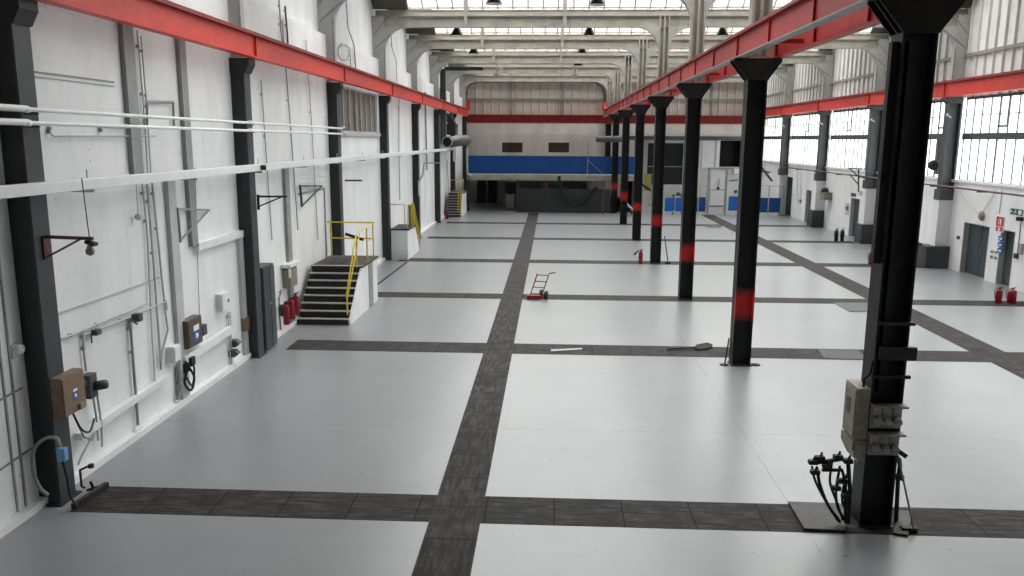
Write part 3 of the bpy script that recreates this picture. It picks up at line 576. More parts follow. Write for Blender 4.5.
# enclosures
p = XP(61, 379, -7.84); q = XP(84, 372, -7.84); zb = XP(62, 421, -7.84).z; y0, y1 = p.y, q.y; zt = p.z
t = thing('switch_box', 'brown steel switch box with a small blue sticker on the nearest left column', 'electrical box', (-7.93, y0+.2, zb))
MB().rbox(-8.04, -7.86, y0, y1, zb, zt).build('case', 'brown', t); lid = MB().rbox(-7.86, -7.835, y0+.02, y1-.02, zb+.02, zt-.03).build('lid', 'brown', t)
lid = t.children[-1] if t.children else t
ym = (y0+y1)/2; zm = (zb+zt)/2
MB().box(-7.835, -7.83, ym-.06, ym+.08, zm-.1, zm+.08).build('sticker', 'signblue', lid); MB().box(-7.83, -7.827, ym-.05, ym+.07, zm+.03, zm+.075).lathe((-7.83, ym+.01, zm-.04), [(.035, 0), (.035, .003), (0, .003)], 12, (1, 0, 0)).build('sticker_print', 'signwhite', lid)
MB().tube([(-7.9, y1, zm+.05), (-7.9, y1+.08, zm+.05)], .05, 10).build('switch_knob', 'rubber', t); MB().rbox(-7.84, -7.79, y1-.25, y1-.12, zb+.03, zb+.13).build('catch', 'cream', t)
MB().tube([(-7.93, y0+.35, zb), (-7.9, y0+.5, zb-.35), (-8.0, y0+.9, zb-.55), (-8.2, y0+1.4, zb-.5)], .018, sm=1).build('cable', 'rubber', t)
p = LW(92, 385, .12)
t = thing('isolator', 'grey rotary isolator on the wall just right of the brown switch box', 'electrical box', (p.x, p.y, p.z-.2))
MB().rbox(-8.415, -8.24, p.y-.16, p.y+.08, p.z-.22, p.z+.22).build('case', 'iron', t); MB().lathe((-8.25, p.y+.0, p.z-.02), [(0, 0), (.09, 0), (.09, .18), (.07, .22), (0, .22)], 14, (.75, .75, 0)).build('plug', 'duct', t)
MB().tube([(-8.3, p.y, p.z-.22), (-8.3, p.y+.05, p.z-.7), (-8.34, p.y+.1, p.z-1.1)], .02).tube([(-8.28, p.y+.1, p.z-.2), (-8.28, p.y+.15, p.z-.8), (-8.32, p.y+.17, p.z-1.25)], .02).build('cable', 'lgrey', t)
a, b = LW(187, 326, .2), LW(203, 345, .2)
t = thing('switch_box', 'dark brown switch box with a large blue and white sticker in the nearest bay', 'electrical box', (-8.3, (a.y+b.y)/2, b.z))
y0, y1, z0, z1 = a.y, b.y, LW(188, 350, .2).z, LW(188, 321, .2).z
MB().rbox(-8.42, -8.22, y0, y1, z0, z1).build('case', 'dbrown', t); lid = MB().rbox(-8.22, -8.2, y0+.03, y1-.03, z0+.03, z1-.03).build('lid', 'dbrown', t)
ym = (y0+y1)/2; zm = (z0+z1)/2
MB().box(-8.2, -8.195, ym-.12, ym+.2, zm-.24, zm+.02).build('sticker', 'signblue', lid); MB().box(-8.2, -8.195, ym-.1, ym+.18, zm+.03, zm+.16).lathe((-8.195, ym+.04, zm-.1), [(.07, 0), (.07, .003), (0, .003)], 12, (1, 0, 0)).build('sticker_print', 'signwhite', lid)
MB().rbox(-8.4, -8.2, y1+.02, y1+.25, zm-.2, zm+.05).build('switch_knob', 'iron', t)
def wbox(name, label, a, b, d, m, cat='electrical box', group=None, r=.015):      # a box on the wall from pixel a (top left) to pixel b (bottom right)
    P, Q = LW(*a, d), LW(*b, d); R = LW(a[0], b[1], d); y0, y1 = P.y, max(Q.y, P.y+.1); zc = LW((a[0]+b[0])/2, (a[1]+b[1])/2, d).z; hh = abs(P.z-R.z)/2
    t = thing(name, label, cat, (WLX+d/2, (y0+y1)/2, zc-hh), group); MB().rbox(WLX, WLX+d-.015, y0, y1, zc-hh, zc+hh, r).build('case', m, t); MB().rbox(WLX+d-.015, WLX+d, y0+.02, y1-.02, zc-hh+.02, zc+hh-.02, .01).build('cover', m, t); return t, y0, y1, zc, hh
t, y0, y1, zc, hh = wbox('wall_box', 'small white wall box with one button, left of the second column', (222, 292), (232, 310), .18, 'white')
MB().lathe((WLX+.18, (y0+y1)/2+.08, zc), [(.05, 0), (.05, .02), (0, .02)], 10, (1, 0, 0)).build('button', 'grey', t)
t, *_ = wbox('wall_box', 'tall white box on the lower post with a grey pipe below', (174, 345), (182, 362), .2, 'white')
run('drain_pipe', 'grey pipe dropping from the tall white box to the floor', [(178, 363), (180, 388), (178, 400)], .05, 'grey', group=None, cat='pipe')
p = LW(188, 372, .15)
solo('hose_bundle', MB().tube([p+Vector((.0, -.1, .28)), p+Vector((.04, .0, .1)), p+Vector((.02, .25, -.2)), p+Vector((.02, .05, -.45)), p+Vector((.0, -.2, -.2)), p+Vector((.02, -.05, .1))], .028, sm=1).tube([p+Vector((.03, .1, .3)), p+Vector((.06, .2, .0)), p+Vector((.03, .1, -.35)), p+Vector((.0, -.1, -.1))], .022, sm=1).rbox(p.x-.12, p.x+.02, p.y-.12, p.y+.12, p.z+.0, p.z+.22).rbox(p.x-.1, p.x+.06, p.y+.1, p.y+.3, p.z+.1, p.z+.3), 'rubber', 'black sockets with a loop of cable hanging low on the wall', 'cable')
for (x, y, lab) in ((235, 343, 'upper of two small dark sockets left of the second column'), (234, 353, 'lower of two small dark sockets left of the second column')):
    p = LW(x, y, .1); solo('wall_socket', MB().rbox(WLX, WLX+.16, p.y-.12, p.y+.12, p.z-.09, p.z+.09).prism([(WLX+.16, p.y-.1, p.z+.08), (WLX+.26, p.y-.1, p.z+.0), (WLX+.16, p.y-.1, p.z-.06)], (0, .2, 0)), 'iron', lab, 'socket', 'dark sockets')
wbox('wall_box', 'small brown box low on the wall against the second column', (246, 317), (251, 331), .16, 'brown')
P = LW(262, 266, .35); y0 = 21.85
t = thing('wall_cabinet', 'tall grey steel cabinet standing against the far side of the second column', 'cabinet', (-8.1, 22.4, 0))
zt = XP(263, 268, -8.0).z
MB().rbox(-8.42, -8.05, 21.8, 22.75, .02, zt).build('case', 'slate', t); MB().rbox(-8.05, -8.02, 21.83, 22.35, .08, zt-.05).build('door', 'slate', t); MB().rbox(-8.05, -8.02, 22.38, 22.73, .08, zt-.05).build('door', 'iron', t)
MB().lathe((-8.02, 22.25, zt*.55), [(.04, 0), (.04, .03), (0, .03)], 10, (1, 0, 0)).build('handle', 'steel', t); MB().rbox(-8.4, -8.1, 22.75, 22.98, .02, zt-.25).build('side_panel', 'lgrey', t)
t, y0, y1, zc, hh = wbox('switch_box', 'beige and brown box on the wall above the three red extinguishers', (290, 268), (298, 287), .26, 'cream'); MB().rbox(WLX+.02, WLX+.24, y0-.03, y1+.03, zc+hh, zc+hh+.04).build('hood', 'dbrown', t)
p = LW(290, 264, .12); solo('wall_bracket', MB().box(WLX, WLX+.3, p.y-.55, p.y+.55, p.z-.06, p.z+.06).box(WLX+.24, WLX+.3, p.y-.55, p.y-.48, p.z-.35, p.z), 'white', 'white bracket bar just above the beige and brown box', 'bracket')
# extinguisher builder: body, neck, handle, hose, label band
def extinguisher(base, label, h=.62, r=.09, horn=False, group='red fire extinguishers', yaw=0):
    b = Vector(base); t = thing('fire_extinguisher', label, 'fire extinguisher', b, group)
    MB().lathe(b, [(0, 0), (r*.92, 0), (r, .02), (r, h*.72), (r*.85, h*.8), (r*.4, h*.86), (r*.33, h*.9), (0, h*.9)], 16).build('body', 'exred', t)
    MB().lathe(b, [(r*1.01, h*.32), (r*1.01, h*.58)], 16).build('paper_band', 'exred', t)
    MB().tube([b+Vector((0, 0, h*.86)), b+Vector((0, 0, h*.96))], r*.3, 8).tube([b+Vector((0, 0, h*.95)), b+Vector((.12, 0, h*1.02))], .014, 6).tube([b+Vector((0, 0, h*.93)), b+Vector((.12, 0, h*.91))], .012, 6).build('valve_handle', 'rubber', t)
    if horn: MB().tube([b+Vector((-.02, 0, h*.93)), b+Vector((-.14, -.02, h*.88))], .014, 6).tube([b+Vector((-.12, -.02, h*.9)), b+Vector((-.34, -.05, h*.62))], [.03, .055], 10).build('horn', 'rubber', t)
    else: MB().tube([b+Vector((-.03, 0, h*.92)), b+Vector((-r*1.5, -.01, h*.8)), b+Vector((-r*1.25, -.03, h*.3))], .013, 6).build('hose', 'rubber', t)
    return t
for y, lab in ((24.15, 'nearest of the three red extinguishers hung on the wall before the stairs'), (24.65, 'middle of the three red extinguishers hung on the wall before the stairs'), (25.12, 'farthest of the three red extinguishers hung on the wall before the stairs')):
    e = extinguisher((-8.2, y, .28+(y-24.15)*.12), lab, .72, .1, group='extinguishers on the left wall'); MB().box(-8.42, -8.3, y-.05, y+.05, .55, .9).build('wall_hook', 'iron', e)
run('hose', 'thin dark cable hanging between the tall grey cabinet and the extinguishers', [(281, 290), (279, 300), (281, 336)], .02, 'iron', group=None, cat='cable')
# ---- stairs
def stairs(name, label, x0, x1, yb, yt, yl, zt, n, side=1):
    t = thing(name, label, 'stairs', ((x0+x1)/2, (yb+yl)/2, 0)); rz = zt/n; ry = (yt-yb)/(n-1)
    for k in range(n-1):
        ya = yb+ry*k; s = MB().box(x0, x1-.06, ya+.0, yt+.0, rz*k, rz*(k+1)-.03).build('riser', 'dtread', t)
        MB().box(x0, x1-.06, ya-.03, ya+.07, rz*(k+1)-.035, rz*(k+1)).build('nosing', 'nosing', s); MB().box(x0, x1-.06, ya+.07, ya+ry, rz*(k+1)-.03, rz*(k+1)-.005).build('tread', 'dtread', s)
    MB().prism([(x1-.06, yb, 0), (x1-.06, yl, 0), (x1-.06, yl, zt-.06), (x1-.06, yt, zt-.06), (x1-.06, yb, rz*.8)], (.06, 0, 0)).build('side_wall', 'white_wall', t)
    MB().box(x0, x1-.06, yl-.12, yl, 0, zt-.06).build('end_wall', 'white_wall', t); MB().box(x0, x1-.06, yt, yt+.05, 0, zt-.06).build('riser', 'dtread', t)
    MB().box(x0, x1+.05, yt-.02, yl+.05, zt-.06, zt).build('landing', 'timber', t); MB().box(x0, x1+.05, yt-.05, yt+.05, zt-.005, zt+.006).build('nosing', 'nosing', t)
    return t
t = stairs('access_stairs', 'nearest dark stairs on the left wall, eight steps with pale nosings and yellow rails', -8.26, -6.5, 25.35, 27.12, 29.55, 1.68, 8)
MB().box(-6.5, -6.485, 28.1, 28.75, 0, 1.6).build('recess_panel', 'grey', t)
z = 1.68; xr = -6.6
def rail(pts, t, r=.026, m='yellow', name='handrail'): return MB().tube(pts, r, 8).build(name, m, t)
yr = 29.45; zh, zm_ = YP(372, 222.5, yr).z, YP(372, 238.5, yr).z; xl = YP(330.5, 222, yr).x
rail([(xl-.15, yr, zh), (xr+.05, yr, zh)], t); rail([(xl, yr, zm_), (xr+.05, yr, zm_)], t); rail([(xl, yr, z), (xl, yr, zh)], t, name='rail_post'); rail([(xr, yr, z), (xr, yr, zh+.02)], t, name='rail_post')
q = XP(366.5, 227, xr); rail([(xr, q.y, z), q], t, name='rail_post')
lo, lo2, up, up2, en = XP(347, 299, xr), XP(346, 296.5, xr), XP(360, 231.5, xr), XP(356, 235, xr), XP(371, 224.5, xr)
f_ = XP(349.5, 313, xr); rail([(xr, lo.y, max(f_.z, .2)), lo, up, en], t); rail([lo, lo2, up2, (xr, up2.y, z)], t); q2 = XP(354, 262, xr); rail([(xr, q.y, q.z-.5), (xr, yr, zm_)], t)
solo('sack_cloth', MB().add([(-8.0+.12*i+.03*math.sin(3*j), 27.6+.2*j+.05*math.sin(2*i), z+.015+.02*abs(math.sin(i*2.1+j*1.7))) for i in range(8) for j in range(7)], [(i*7+j, i*7+j+1, (i+1)*7+j+1, (i+1)*7+j) for i in range(7) for j in range(6)]), 'rubber', 'crumpled dark sheet lying on the landing of the nearest stairs', 'sheet')
solo('loose_plank', MB().beam((-7.6, 29.3, z+.85), (-6.95, 29.4, z+.62), .06, .1), 'rubber', 'black bar leaning across the far rail of the nearest stairs', 'bar')
# second platform: white block with a flight leading down away from the camera
zt = 1.57; t = thing('platform_stairs', 'small white platform halfway down the left wall, steps falling away behind it', 'stairs', (-7.6, 41.4, 0))
MB().box(-8.0, -7.17, 39.78, 41.9, 0, zt-.08).build('block', 'white_wall', t); MB().box(-8.02, -7.1, 39.74, 41.95, zt-.08, zt).build('landing', 'dtread', t)
for k in range(6): MB().box(-8.0, -7.25, 41.9+k*.22, 41.9+(k+1)*.22, 0, zt-.22*(k+1)).build('step', 'dtread', t)
MB().prism([(-7.25, 41.9, 0), (-7.25, 43.25, 0), (-7.25, 43.25, .2), (-7.25, 41.9, zt)], (.08, 0, 0)).build('side_wall', 'white_wall', t)
rail([(-8.0, 39.85, zt+1.2), (-7.3, 39.85, zt+1.2), (-7.3, 39.85, zt)], t, m='grey', name='grey_rail')
for x, ya in ((-7.21, 40.0), (-7.14, 40.9)):
    rail([(x, ya, zt), (x, ya, zt+1.15), (x, 41.5, zt+1.15), (x, 43.15, 1.0), (x, 43.15, .22)], t); rail([(x, 41.5, zt+.6), (x, 43.15, .6)], t); rail([(x, 41.6, zt+1.1), (x, 41.6, zt)], t, name='rail_post')
solo('drum', MB().lathe((-7.32, 41.72, zt+.002), [(0, 0), (.14, 0), (.15, .02), (.15, .5), (.155, .52), (.155, .55), (.15, .57), (.15, 1.0), (.14, 1.02), (0, 1.0)], 16), 'cream', 'dull brown cylinder standing on the white platform', 'drum')
t = stairs('access_stairs', 'farthest stairs on the left wall, pale nosings and one yellow rail, in the corner', -8.15, -7.0, 62.6, 63.5, 66.2, 1.82, 9)
rail([(-7.1, 62.7, .05), (-7.1, 62.7, .95), (-7.1, 63.6, 2.75), (-7.1, 65.0, 2.8), (-7.1, 65.0, 1.82)], t); rail([(-7.3, 62.8, .05), (-7.3, 62.8, .9), (-7.3, 63.6, 2.65)], t); rail([(-8.1, 64.6, 2.75), (-7.1, 64.6, 2.8)], t)
e = extinguisher((-7.95, 60.9, .02), 'small red extinguisher on the floor before the farthest stairs', .7, .13, group=None)
# ---- duct work in the far left corner
t = thing('extract_duct', 'grey extract duct with an open round mouth in the far left corner', 'duct', (-7.5, 62, 4.9))
a, b = YP(447, 142, 61), YP(468, 140, 66)
MB().lathe(a, [(.34, .0), (.4, 0), (.42, .03), (.42, (b-a).length*.9), (0, (b-a).length*.9)], 20, b-a).build('drum', 'duct', t)
MB().lathe(a, [(0, .04), (.34, .04)], 20, b-a).build('mouth', 'dark', t); MB().lathe(a, [(.34, .01), (.36, -.03), (.41, -.03), (.43, .02)], 20, b-a).build('rim', 'lgrey', t)
c = YP(450, 125, 63.5); MB().rbox(c.x-.3, c.x+.5, 63, 64.6, c.z-.75, c.z+.1, .03).build('fan_box', 'iron', t)
MB().tube([YP(446, 114, 62.6), YP(448, 120, 63), YP(453, 127, 63.6)], .16, 12).tube([YP(450, 114, 62.6), YP(452, 120, 63), YP(456, 127, 63.6)], .16, 12).build('flexible_pipe', 'duct', t)
MB().rbox(-8.4, -7.99, 61.2, 61.75, 5.6, 11.1, .04).build('riser', 'duct', t); MB().rbox(-8.1, -5.2, 61.3, 61.7, 11.0, 11.25, .05).build('elbow', 'iron', t)
t = solo('bracket_pipe', MB().tube([YP(419, 196, 48.5), YP(419, 182, 48.5), YP(423, 174, 48.5), YP(424, 163, 48.5)], .06), 'lgrey', 'pale bent pipe in front of the fifth left column', 'pipe')
# ---- odds and ends at the foot of the first column
p = FL(70, 513); q = FL(110, 488)
solo('steel_bar', MB().beam(p+Vector((0, .1, .06)), q+Vector((-.05, 0, .06)), .08, .1), 'dsteel', 'dark steel channel lying at the foot of the nearest left column', 'steel bar')
h = YP(62, 455, 11.98)
t = thing('air_hose', 'grey hose looping from the nearest left column with a pale blue connector', 'hose', (h.x, h.y, .05))
MB().tube([YP(48, 495, 11.9), YP(40, 488, 11.85), YP(33, 470, 11.85), YP(34, 450, 11.9), YP(44, 439, 11.95), YP(56, 438, 11.97), YP(60, 446, 11.98)], .03, 10, sm=1).build('hose', 'grey', t)
MB().rbox(h.x-.07, h.x+.07, 11.93, 12.05, h.z-.1, h.z+.12, .02).build('connector', 'bluegrey', t)
MB().tube([h+Vector((0, 0, -.1)), YP(67, 478, 11.98), YP(70, 495, 11.95), YP(77, 507, 11.9)], .02, sm=1).build('tail', 'rubber', t)
p = YP(80, 470, 12.6)
solo('valve_cluster', MB().tube([p, p+Vector((.12, 0, .06)), p+Vector((.2, 0, .08))], .02).tube([p, p+Vector((0, 0, -.3)), (p.x+.02, 12.65, .05)], .02).tube([p+Vector((.1, .1, -.25)), (p.x+.14, 12.7, .03)], .025).tube([p+Vector((.05, .05, -.4)), (p.x+.25, 12.75, .04)], .03).lathe(p+Vector((.2, 0, .05)), [(0, 0), (.05, 0), (.05, .06), (0, .06)], 10), 'rubber', 'black taps and pipe stubs on the right of the nearest left column base', 'pipe fittings')
run('loose_cable', 'pale loose cables curving over the lower wall beside the first column', [(78, 425), (84, 437), (92, 440), (95, 432), (90, 440), (82, 455), (78, 465)], .016, 'grey', off=.18, clip=False, group=None, cat='cable')
p = LW(17, 349, .04); solo('wall_button', MB().lathe(Vector((WLX, p.y, p.z)), [(0, .14), (.07, .13), (.09, .08), (.09, 0)], 14, (1, 0, 0)).rbox(WLX, WLX+.04, p.y-.1, p.y+.1, p.z-.14, p.z+.08), 'white', 'round white knob on the wall left of the nearest column', 'button')
# ================================================================ MIDDLE AND RIGHT: things on columns and floor
y = YC[0]
# switch boxes on the nearest middle column
a = XP(847, 379, 4.74); zb, zt = XP(848, 433, 4.74).z, XP(847, 379, 4.74).z
t = thing('switch_box', 'tall beige switch box on the left side of the nearest middle column', 'electrical box', (4.78, y+.2, zb))
MB().rbox(4.73, 4.925, y-.02, y+.5, zb, zt).build('case', 'cream', t); lid = MB().rbox(4.71, 4.73, y+.02, y+.46, zb+.03, zt-.03).build('lid', 'cream', t); MB().box(4.704, 4.71, y+.2, y+.35, zb+.35, zb+.6).build('sticker', 'iron', lid)
MB().tube([(4.85, y+.1, zt), (4.83, y+.05, zt+.15), (4.9, y+.02, zt+.22), (4.92, y, zt+.45)], .018).build('cable', 'rubber', t)
zb2, zt2 = XP(847, 458, 4.72).z, zb-.02
t = thing('switch_box', 'lower beige box with a sloped left side on the nearest middle column', 'electrical box', (4.78, y+.2, zb2))
MB().prism([(4.71, y-.02, zt2), (4.925, y-.02, zt2), (4.925, y-.02, zb2), (4.82, y-.02, zb2), (4.71, y-.02, zb2+.22)], (0, .5, 0)).build('case', 'cream', t); MB().rbox(4.73, 4.91, y-.05, y-.02, zb2+.1, zt2-.04).build('cover', 'cream', t)
for (pa, pb, lab) in ((405, 430, 'upper row of three grey sockets across the nearest middle column'), (433, 457, 'lower row of three grey sockets across the nearest middle column')):
    z1, z0 = YP(880, pa, y-.12).z, YP(880, pb, y-.12).z
    t = thing('socket_panel', lab, 'sockets', (5.2, y-.1, z0))
    MB().rbox(4.93, 5.4, y-.06, y-.01, z0, z1).build('back_plate', 'cream', t); MB().box(4.93, 5.43, y-.2, y-.01, z1-.03, z1).build('hood', 'cream', t)
    for k in range(3):
        x = 5.02+k*.145; MB().lathe((x, y-.06, (z0+z1)/2-.03), [(0, 0), (.062, 0), (.062, .1), (.05, .14), (0, .13)], 14, (0, -1, -.25))  .rbox(x-.06, x+.06, y-.09, y-.05, z0+.03, z1-.06).build('socket', 'grey', t)
# hoses and tools on the left
def P1(px, py, dy=-.05): return YP(px, py, y+dy)
t = thing('hose_rack', 'black cluster of hoses and taps standing left of the nearest middle column', 'hoses', P1(838, 522))
MB().tube([P1(848, 523), P1(850, 490), P1(848, 462), P1(842, 459), P1(828, 461), P1(813, 463)], .035).tube([P1(846, 523), P1(845, 480), P1(842, 470), P1(822, 470)], .03).build('frame_pipe', 'rubber', t)
for (pts, r) in [([(840, 522), (828, 505), (820, 485), (817, 468)], .026), ([(843, 520), (836, 500), (830, 482), (832, 462)], .02), ([(846, 521), (838, 508), (836, 490), (840, 466)], .022), ([(838, 521), (824, 498), (815, 480), (812, 466)], .02), ([(848, 515), (842, 500), (845, 480), (850, 470)], .018)]:
    MB().tube([P1(*p, dy=-.1+.02*len(pts)) for p in pts], r, sm=1).build('hose', 'rubber', t)
for (px, py) in ((813, 462), (820, 458), (838, 457), (848, 461), (815, 472), (827, 466), (842, 481), (836, 488), (846, 496)):
    p = P1(px, py, -.1); MB().rbox(p.x-.07, p.x+.07, p.y-.05, p.y+.05, p.z-.035, p.z+.035, .012).tube([p, p+Vector((.02, -.02, .1))], .018, 6).build('tap', 'rubber', t)
t = solo('riser_pipe', MB().tube([YP(896, 523, y+.2), YP(898, 478, y+.2), YP(900, 466, y+.2), YP(899, 458, y+.2)], .035).tube([YP(894, 476, y+.2), YP(903, 478, y+.2)], .05), 'dsteel', 'dark riser pipe with a collar on the right of the nearest middle column', 'pipe')
t = thing('broom', 'long handled tool leaning beside the nearest middle column', 'tool', FL(913, 530))
MB().tube([FL(914, 530, .04), YP(898, 455, y+.15)], .016).build('handle', 'steel', t); p = YP(901, 453, y+.15); MB().obox(p, (.2, .05, .07), Matrix.Rotation(.6, 3, 'Y')).build('grip', 'rubber', t); p = FL(911, 531); MB().rbox(p.x-.16, p.x+.08, p.y-.06, p.y+.06, .0, .07).build('head', 'rubber', t)
# steel plates on the floor
def plate(label, pix, h, m='dsteel', z=.0075):
    P = [FL(*p) for p in pix]; return solo('steel_plate', MB().prism([(p.x, p.y, z) for p in P], (0, 0, h)), m, label, 'plate', 'loose steel plates')
plate('raised steel plate under the hoses left of the nearest middle column', [(788, 504), (846, 506), (846, 533), (804, 531)], .04)
plate('dark steel cover right of the nearest middle column', [(899, 512), (912, 513), (908, 537), (893, 535)], .03)
plate('steel plate in the crossing strip right of the second middle column', [(818, 350), (858, 351), (868, 360), (824, 359)], .012)
plate('dull square plate beside the right hand floor strip', [(833, 303), (868, 303), (868, 312), (850, 312)], .01, 'iron', .0076)
plate('pale bar of scrap lying on the second crossing strip', [(551, 350), (582, 348.5), (582, 350), (551, 352)], .015, 'steel')
plate('far dull plate beside the right hand floor strip', [(704, 226), (720, 226), (722, 228), (708, 228)], .01, 'iron', .0076)
# shovel on the second strip, stand at the second column
a, b = FL(667, 350.5), FL(695, 349)
t = thing('shovel', 'black shovel lying on the floor strip left of the second middle column', 'shovel', a)
MB().tube([a+Vector((0, 0, .04)), b+Vector((0, 0, .06))], .025).build('handle', 'rubber', t)
bl = [(b.x-.06, b.y-.12, .03), (b.x+.12, b.y-.2, .02), (b.x+.5, b.y+.05, .02), (b.x+.55, b.y+.25, .06), (b.x+.4, b.y+.3, .1), (b.x+.05, b.y+.1, .08)]
MB().prism(bl, (0, 0, .03)).build('blade', 'dark', t)
t = thing('floor_stand', 'thin black hook stand on a round foot by the second middle column', 'stand', FL(724, 365))
p = FL(724, 365); MB().lathe(p, [(0, 0), (.12, 0), (.12, .02), (.03, .03), (0, .03)], 16).build('foot', 'rubber', t); MB().tube([p+Vector((.02, 0, .02)), YP(728, 345, p.y), YP(729, 338, p.y), YP(731, 342, p.y)], .02).build('rod', 'rubber', t)
p = FL(755, 365); solo('round_cover', MB().lathe((p.x, p.y, .0), [(0, .02), (.13, .02), (.14, .0), (0, 0)], 18), 'dark', 'small round dark cover on the floor right of the second middle column', 'cover')
# red sack trolley
o = FL(538, 299); X, Y0 = o.x, o.y
t = thing('sack_trolley', 'red two wheeled sack trolley standing on the floor beside the central strip', 'trolley', (X, Y0, 0))
fr = MB(); ln = Vector((.25, .1, .8)); sd = Vector((.22, -.06, 0)); bs = Vector((X-.08, Y0+.02, .12))
for s_ in (-1, 1): fr.tube([bs+sd*s_, bs+sd*s_+ln], .022)
for k in (.1, .4, .68, .98): fr.tube([bs-sd+ln*k, bs+sd+ln*k], .018)
fr.build('frame', 'trolley', t); MB().tube([bs+sd+ln, bs+sd+ln*1.08+Vector((.0, 0, 0)), bs+sd+ln*1.1+Vector((.24, 0, .02))], .022).tube([bs-sd+ln, bs-sd+ln*1.04], .022).build('handle', 'trolley', t)
MB().prism([(X-.5, Y0-.16, .015), (X+.05, Y0-.26, .015), (X+.12, Y0+.02, .015), (X-.38, Y0+.16, .015)], (0, 0, .02)).beam(bs-sd, (X-.3, Y0+.1, .03), .04, .03).beam(bs+sd, (X+.02, Y0-.12, .03), .04, .03).rbox(X-.42, X+.1, Y0-.08, Y0+.08, .03, .14).build('toe_plate', 'trolley', t)
for dx, dy in ((.12, .26), (.3, .0)): MB().lathe((X+dx-.04, Y0+dy, .16), [(0, 0), (.06, 0), (.08, .01), (.16, .0), (.16, .09), (.08, .08), (0, .09)], 18, (1, -.25, 0)).build('wheel', 'rubber', t)
# extinguishers standing on the floor
extinguisher(FL(640.5, 264), 'red extinguisher with a black horn at the foot of the fourth middle column', .74, .1, True)
extinguisher(FL(871, 264.5), 'single red extinguisher on the floor left of the nearest middle column shaft', .68, .14)
extinguisher(FL(998, 303), 'left one of two red extinguishers on the floor near the right wall doors', .62, .12)
extinguisher(FL(1011, 303), 'right, wider one of two red extinguishers near the right wall doors', .6, .16)
for x, lab in ((836, 'left one of the two dark extinguishers by the single grey door'), (842, 'right one of the two dark extinguishers by the single grey door')):
    e = extinguisher(FL(x, 241), lab, .78, .11, group='dark extinguishers')
    for c in e.children:
        if c.name.startswith(('body', 'paper')): c.data.materials[0] = M['rubber']
t = thing('broom', 'thin broom leaning on the right of the fourth middle column', 'broom', FL(668, 264)); p = FL(668, 264); MB().tube([p+Vector((0, 0, .05)), YP(664.5, 236, p.y)], .025).build('handle', 'iron', t); MB().rbox(p.x-.15, p.x+.12, p.y-.06, p.y+.06, .0, .1).build('head', 'rubber', t)
# boxes round the pier feet
def pier_box(label, yk, h, xo=17.9):
    t = thing('plinth_box', label, 'plinth', (18.5, yk, 0), 'charcoal boxes round the pier feet')
    MB().rbox(xo, 19.09, yk-.25, yk+.0, 0, h, .02).build('front_panel', 'plinth', t); MB().rbox(xo, 18.46, yk+.0, yk+.57, 0, h, .02).build('side_panel', 'plinth', t); MB().rbox(xo, 19.09, yk+.57, yk+.8, 0, h, .02).build('rear_panel', 'plinth', t); return t
pier_box('charcoal box around the foot of the white pier left of the double doors', RY[4], 1.05, 18.0)
pier_box('charcoal box around the foot of the white pier by the single door', RY[5], 1.15, 18.3)
pier_box('charcoal box around the foot of the farthest white pier', RY[6], 1.2, 18.25)
p = FL(906, 268); solo('bent_tube', MB().tube([(17.6, p.y+.3, 0), (17.6, p.y+.3, 1.0), (17.72, p.y+.3, 1.15), (17.84, p.y+.3, 1.1)], .09, 10), 'iron', 'grey upright tube with a bent top before the pier left of the double doors', 'tube')
# right wall services
t = thing('wall_pipe', 'maroon pipe running along the right wall under the window sill', 'pipe', (18.8, 40, 3.92)); MB().tube([(18.42, 12, 3.93), (18.42, 66.5, 3.93)], .045, 10).build('pipe', 'pipered', t)
for k in range(12): MB().box(18.4, 19.1, 14+k*4.4, 14.05+k*4.4, 3.83, 3.885).build('bracket', 'iron', t)
def RWb(x, y, d=.03): p = RW(x, y, d); return p
def rsolo(name, label, a, b, d, m, cat, group=None):      # flat box on the right wall from pixel a (top left, far) to pixel b (bottom right, near)
    P, Q = RW(*a, d), RW(*b, d); R = RW(a[0], b[1], d); zc = RW((a[0]+b[0])/2, (a[1]+b[1])/2, d).z; hh = abs(P.z-R.z)/2; ya, yb = min(P.y, Q.y), max(P.y, Q.y)
    t = thing(name, label, cat, (WRX-d/2, (ya+yb)/2, zc-hh), group); MB().rbox(WRX-d, WRX, ya, yb, zc-hh, zc+hh, .006).build('panel', m, t); return t, ya, yb, zc-hh, zc+hh
xs = WRX-.03
t, ya, yb, za, zb = rsolo('fire_sign', 'red fire extinguisher sign on the wall right of the double doors', (996.5, 216), (1003, 232), .03, 'signwhite', 'sign')
h = zb-za; m_ = (ya+yb)/2; w_ = yb-ya
MB().box(xs-.004, xs, ya+.03, yb-.03, za+h*.36, zb-.03).box(xs-.004, xs, ya+.05, yb-.05, za+.03, za+h*.32).build('red_field', 'signred', t)
MB().rbox(xs-.008, xs-.004, m_-w_*.16, m_-w_*.02, za+h*.45, za+h*.8, .002).box(xs-.008, xs-.004, m_-w_*.12, m_+w_*.1, za+h*.81, za+h*.84).box(xs-.008, xs-.004, m_+w_*.1, m_+w_*.16, za+h*.5, za+h*.8).build('extinguisher_symbol', 'signwhite', t); MB().prism([(xs-.004, m_-w_*.2, za+h*.17), (xs-.004, m_+w_*.2, za+h*.17), (xs-.004, m_, za+h*.06)], (-.004, 0, 0)).box(xs-.008, xs-.004, m_-w_*.08, m_+w_*.08, za+h*.17, za+h*.27).build('arrow_symbol', 'signwhite', t)
t, ya, yb, za, zb = rsolo('exit_sign', 'green exit sign with a white running figure above the single right door', (1010.5, 209), (1022, 215), .03, 'signgreen', 'sign')
h = zb-za; w_ = yb-ya
def sy(u): return yb-u*w_                       # u 0..1 from left to right as seen from the hall
pic = MB(); xq = xs-.004
pic.box(xq, xs, sy(.95), sy(.68), za+h*.15, za+h*.85).build('door_symbol', 'signwhite', t); pic = MB()
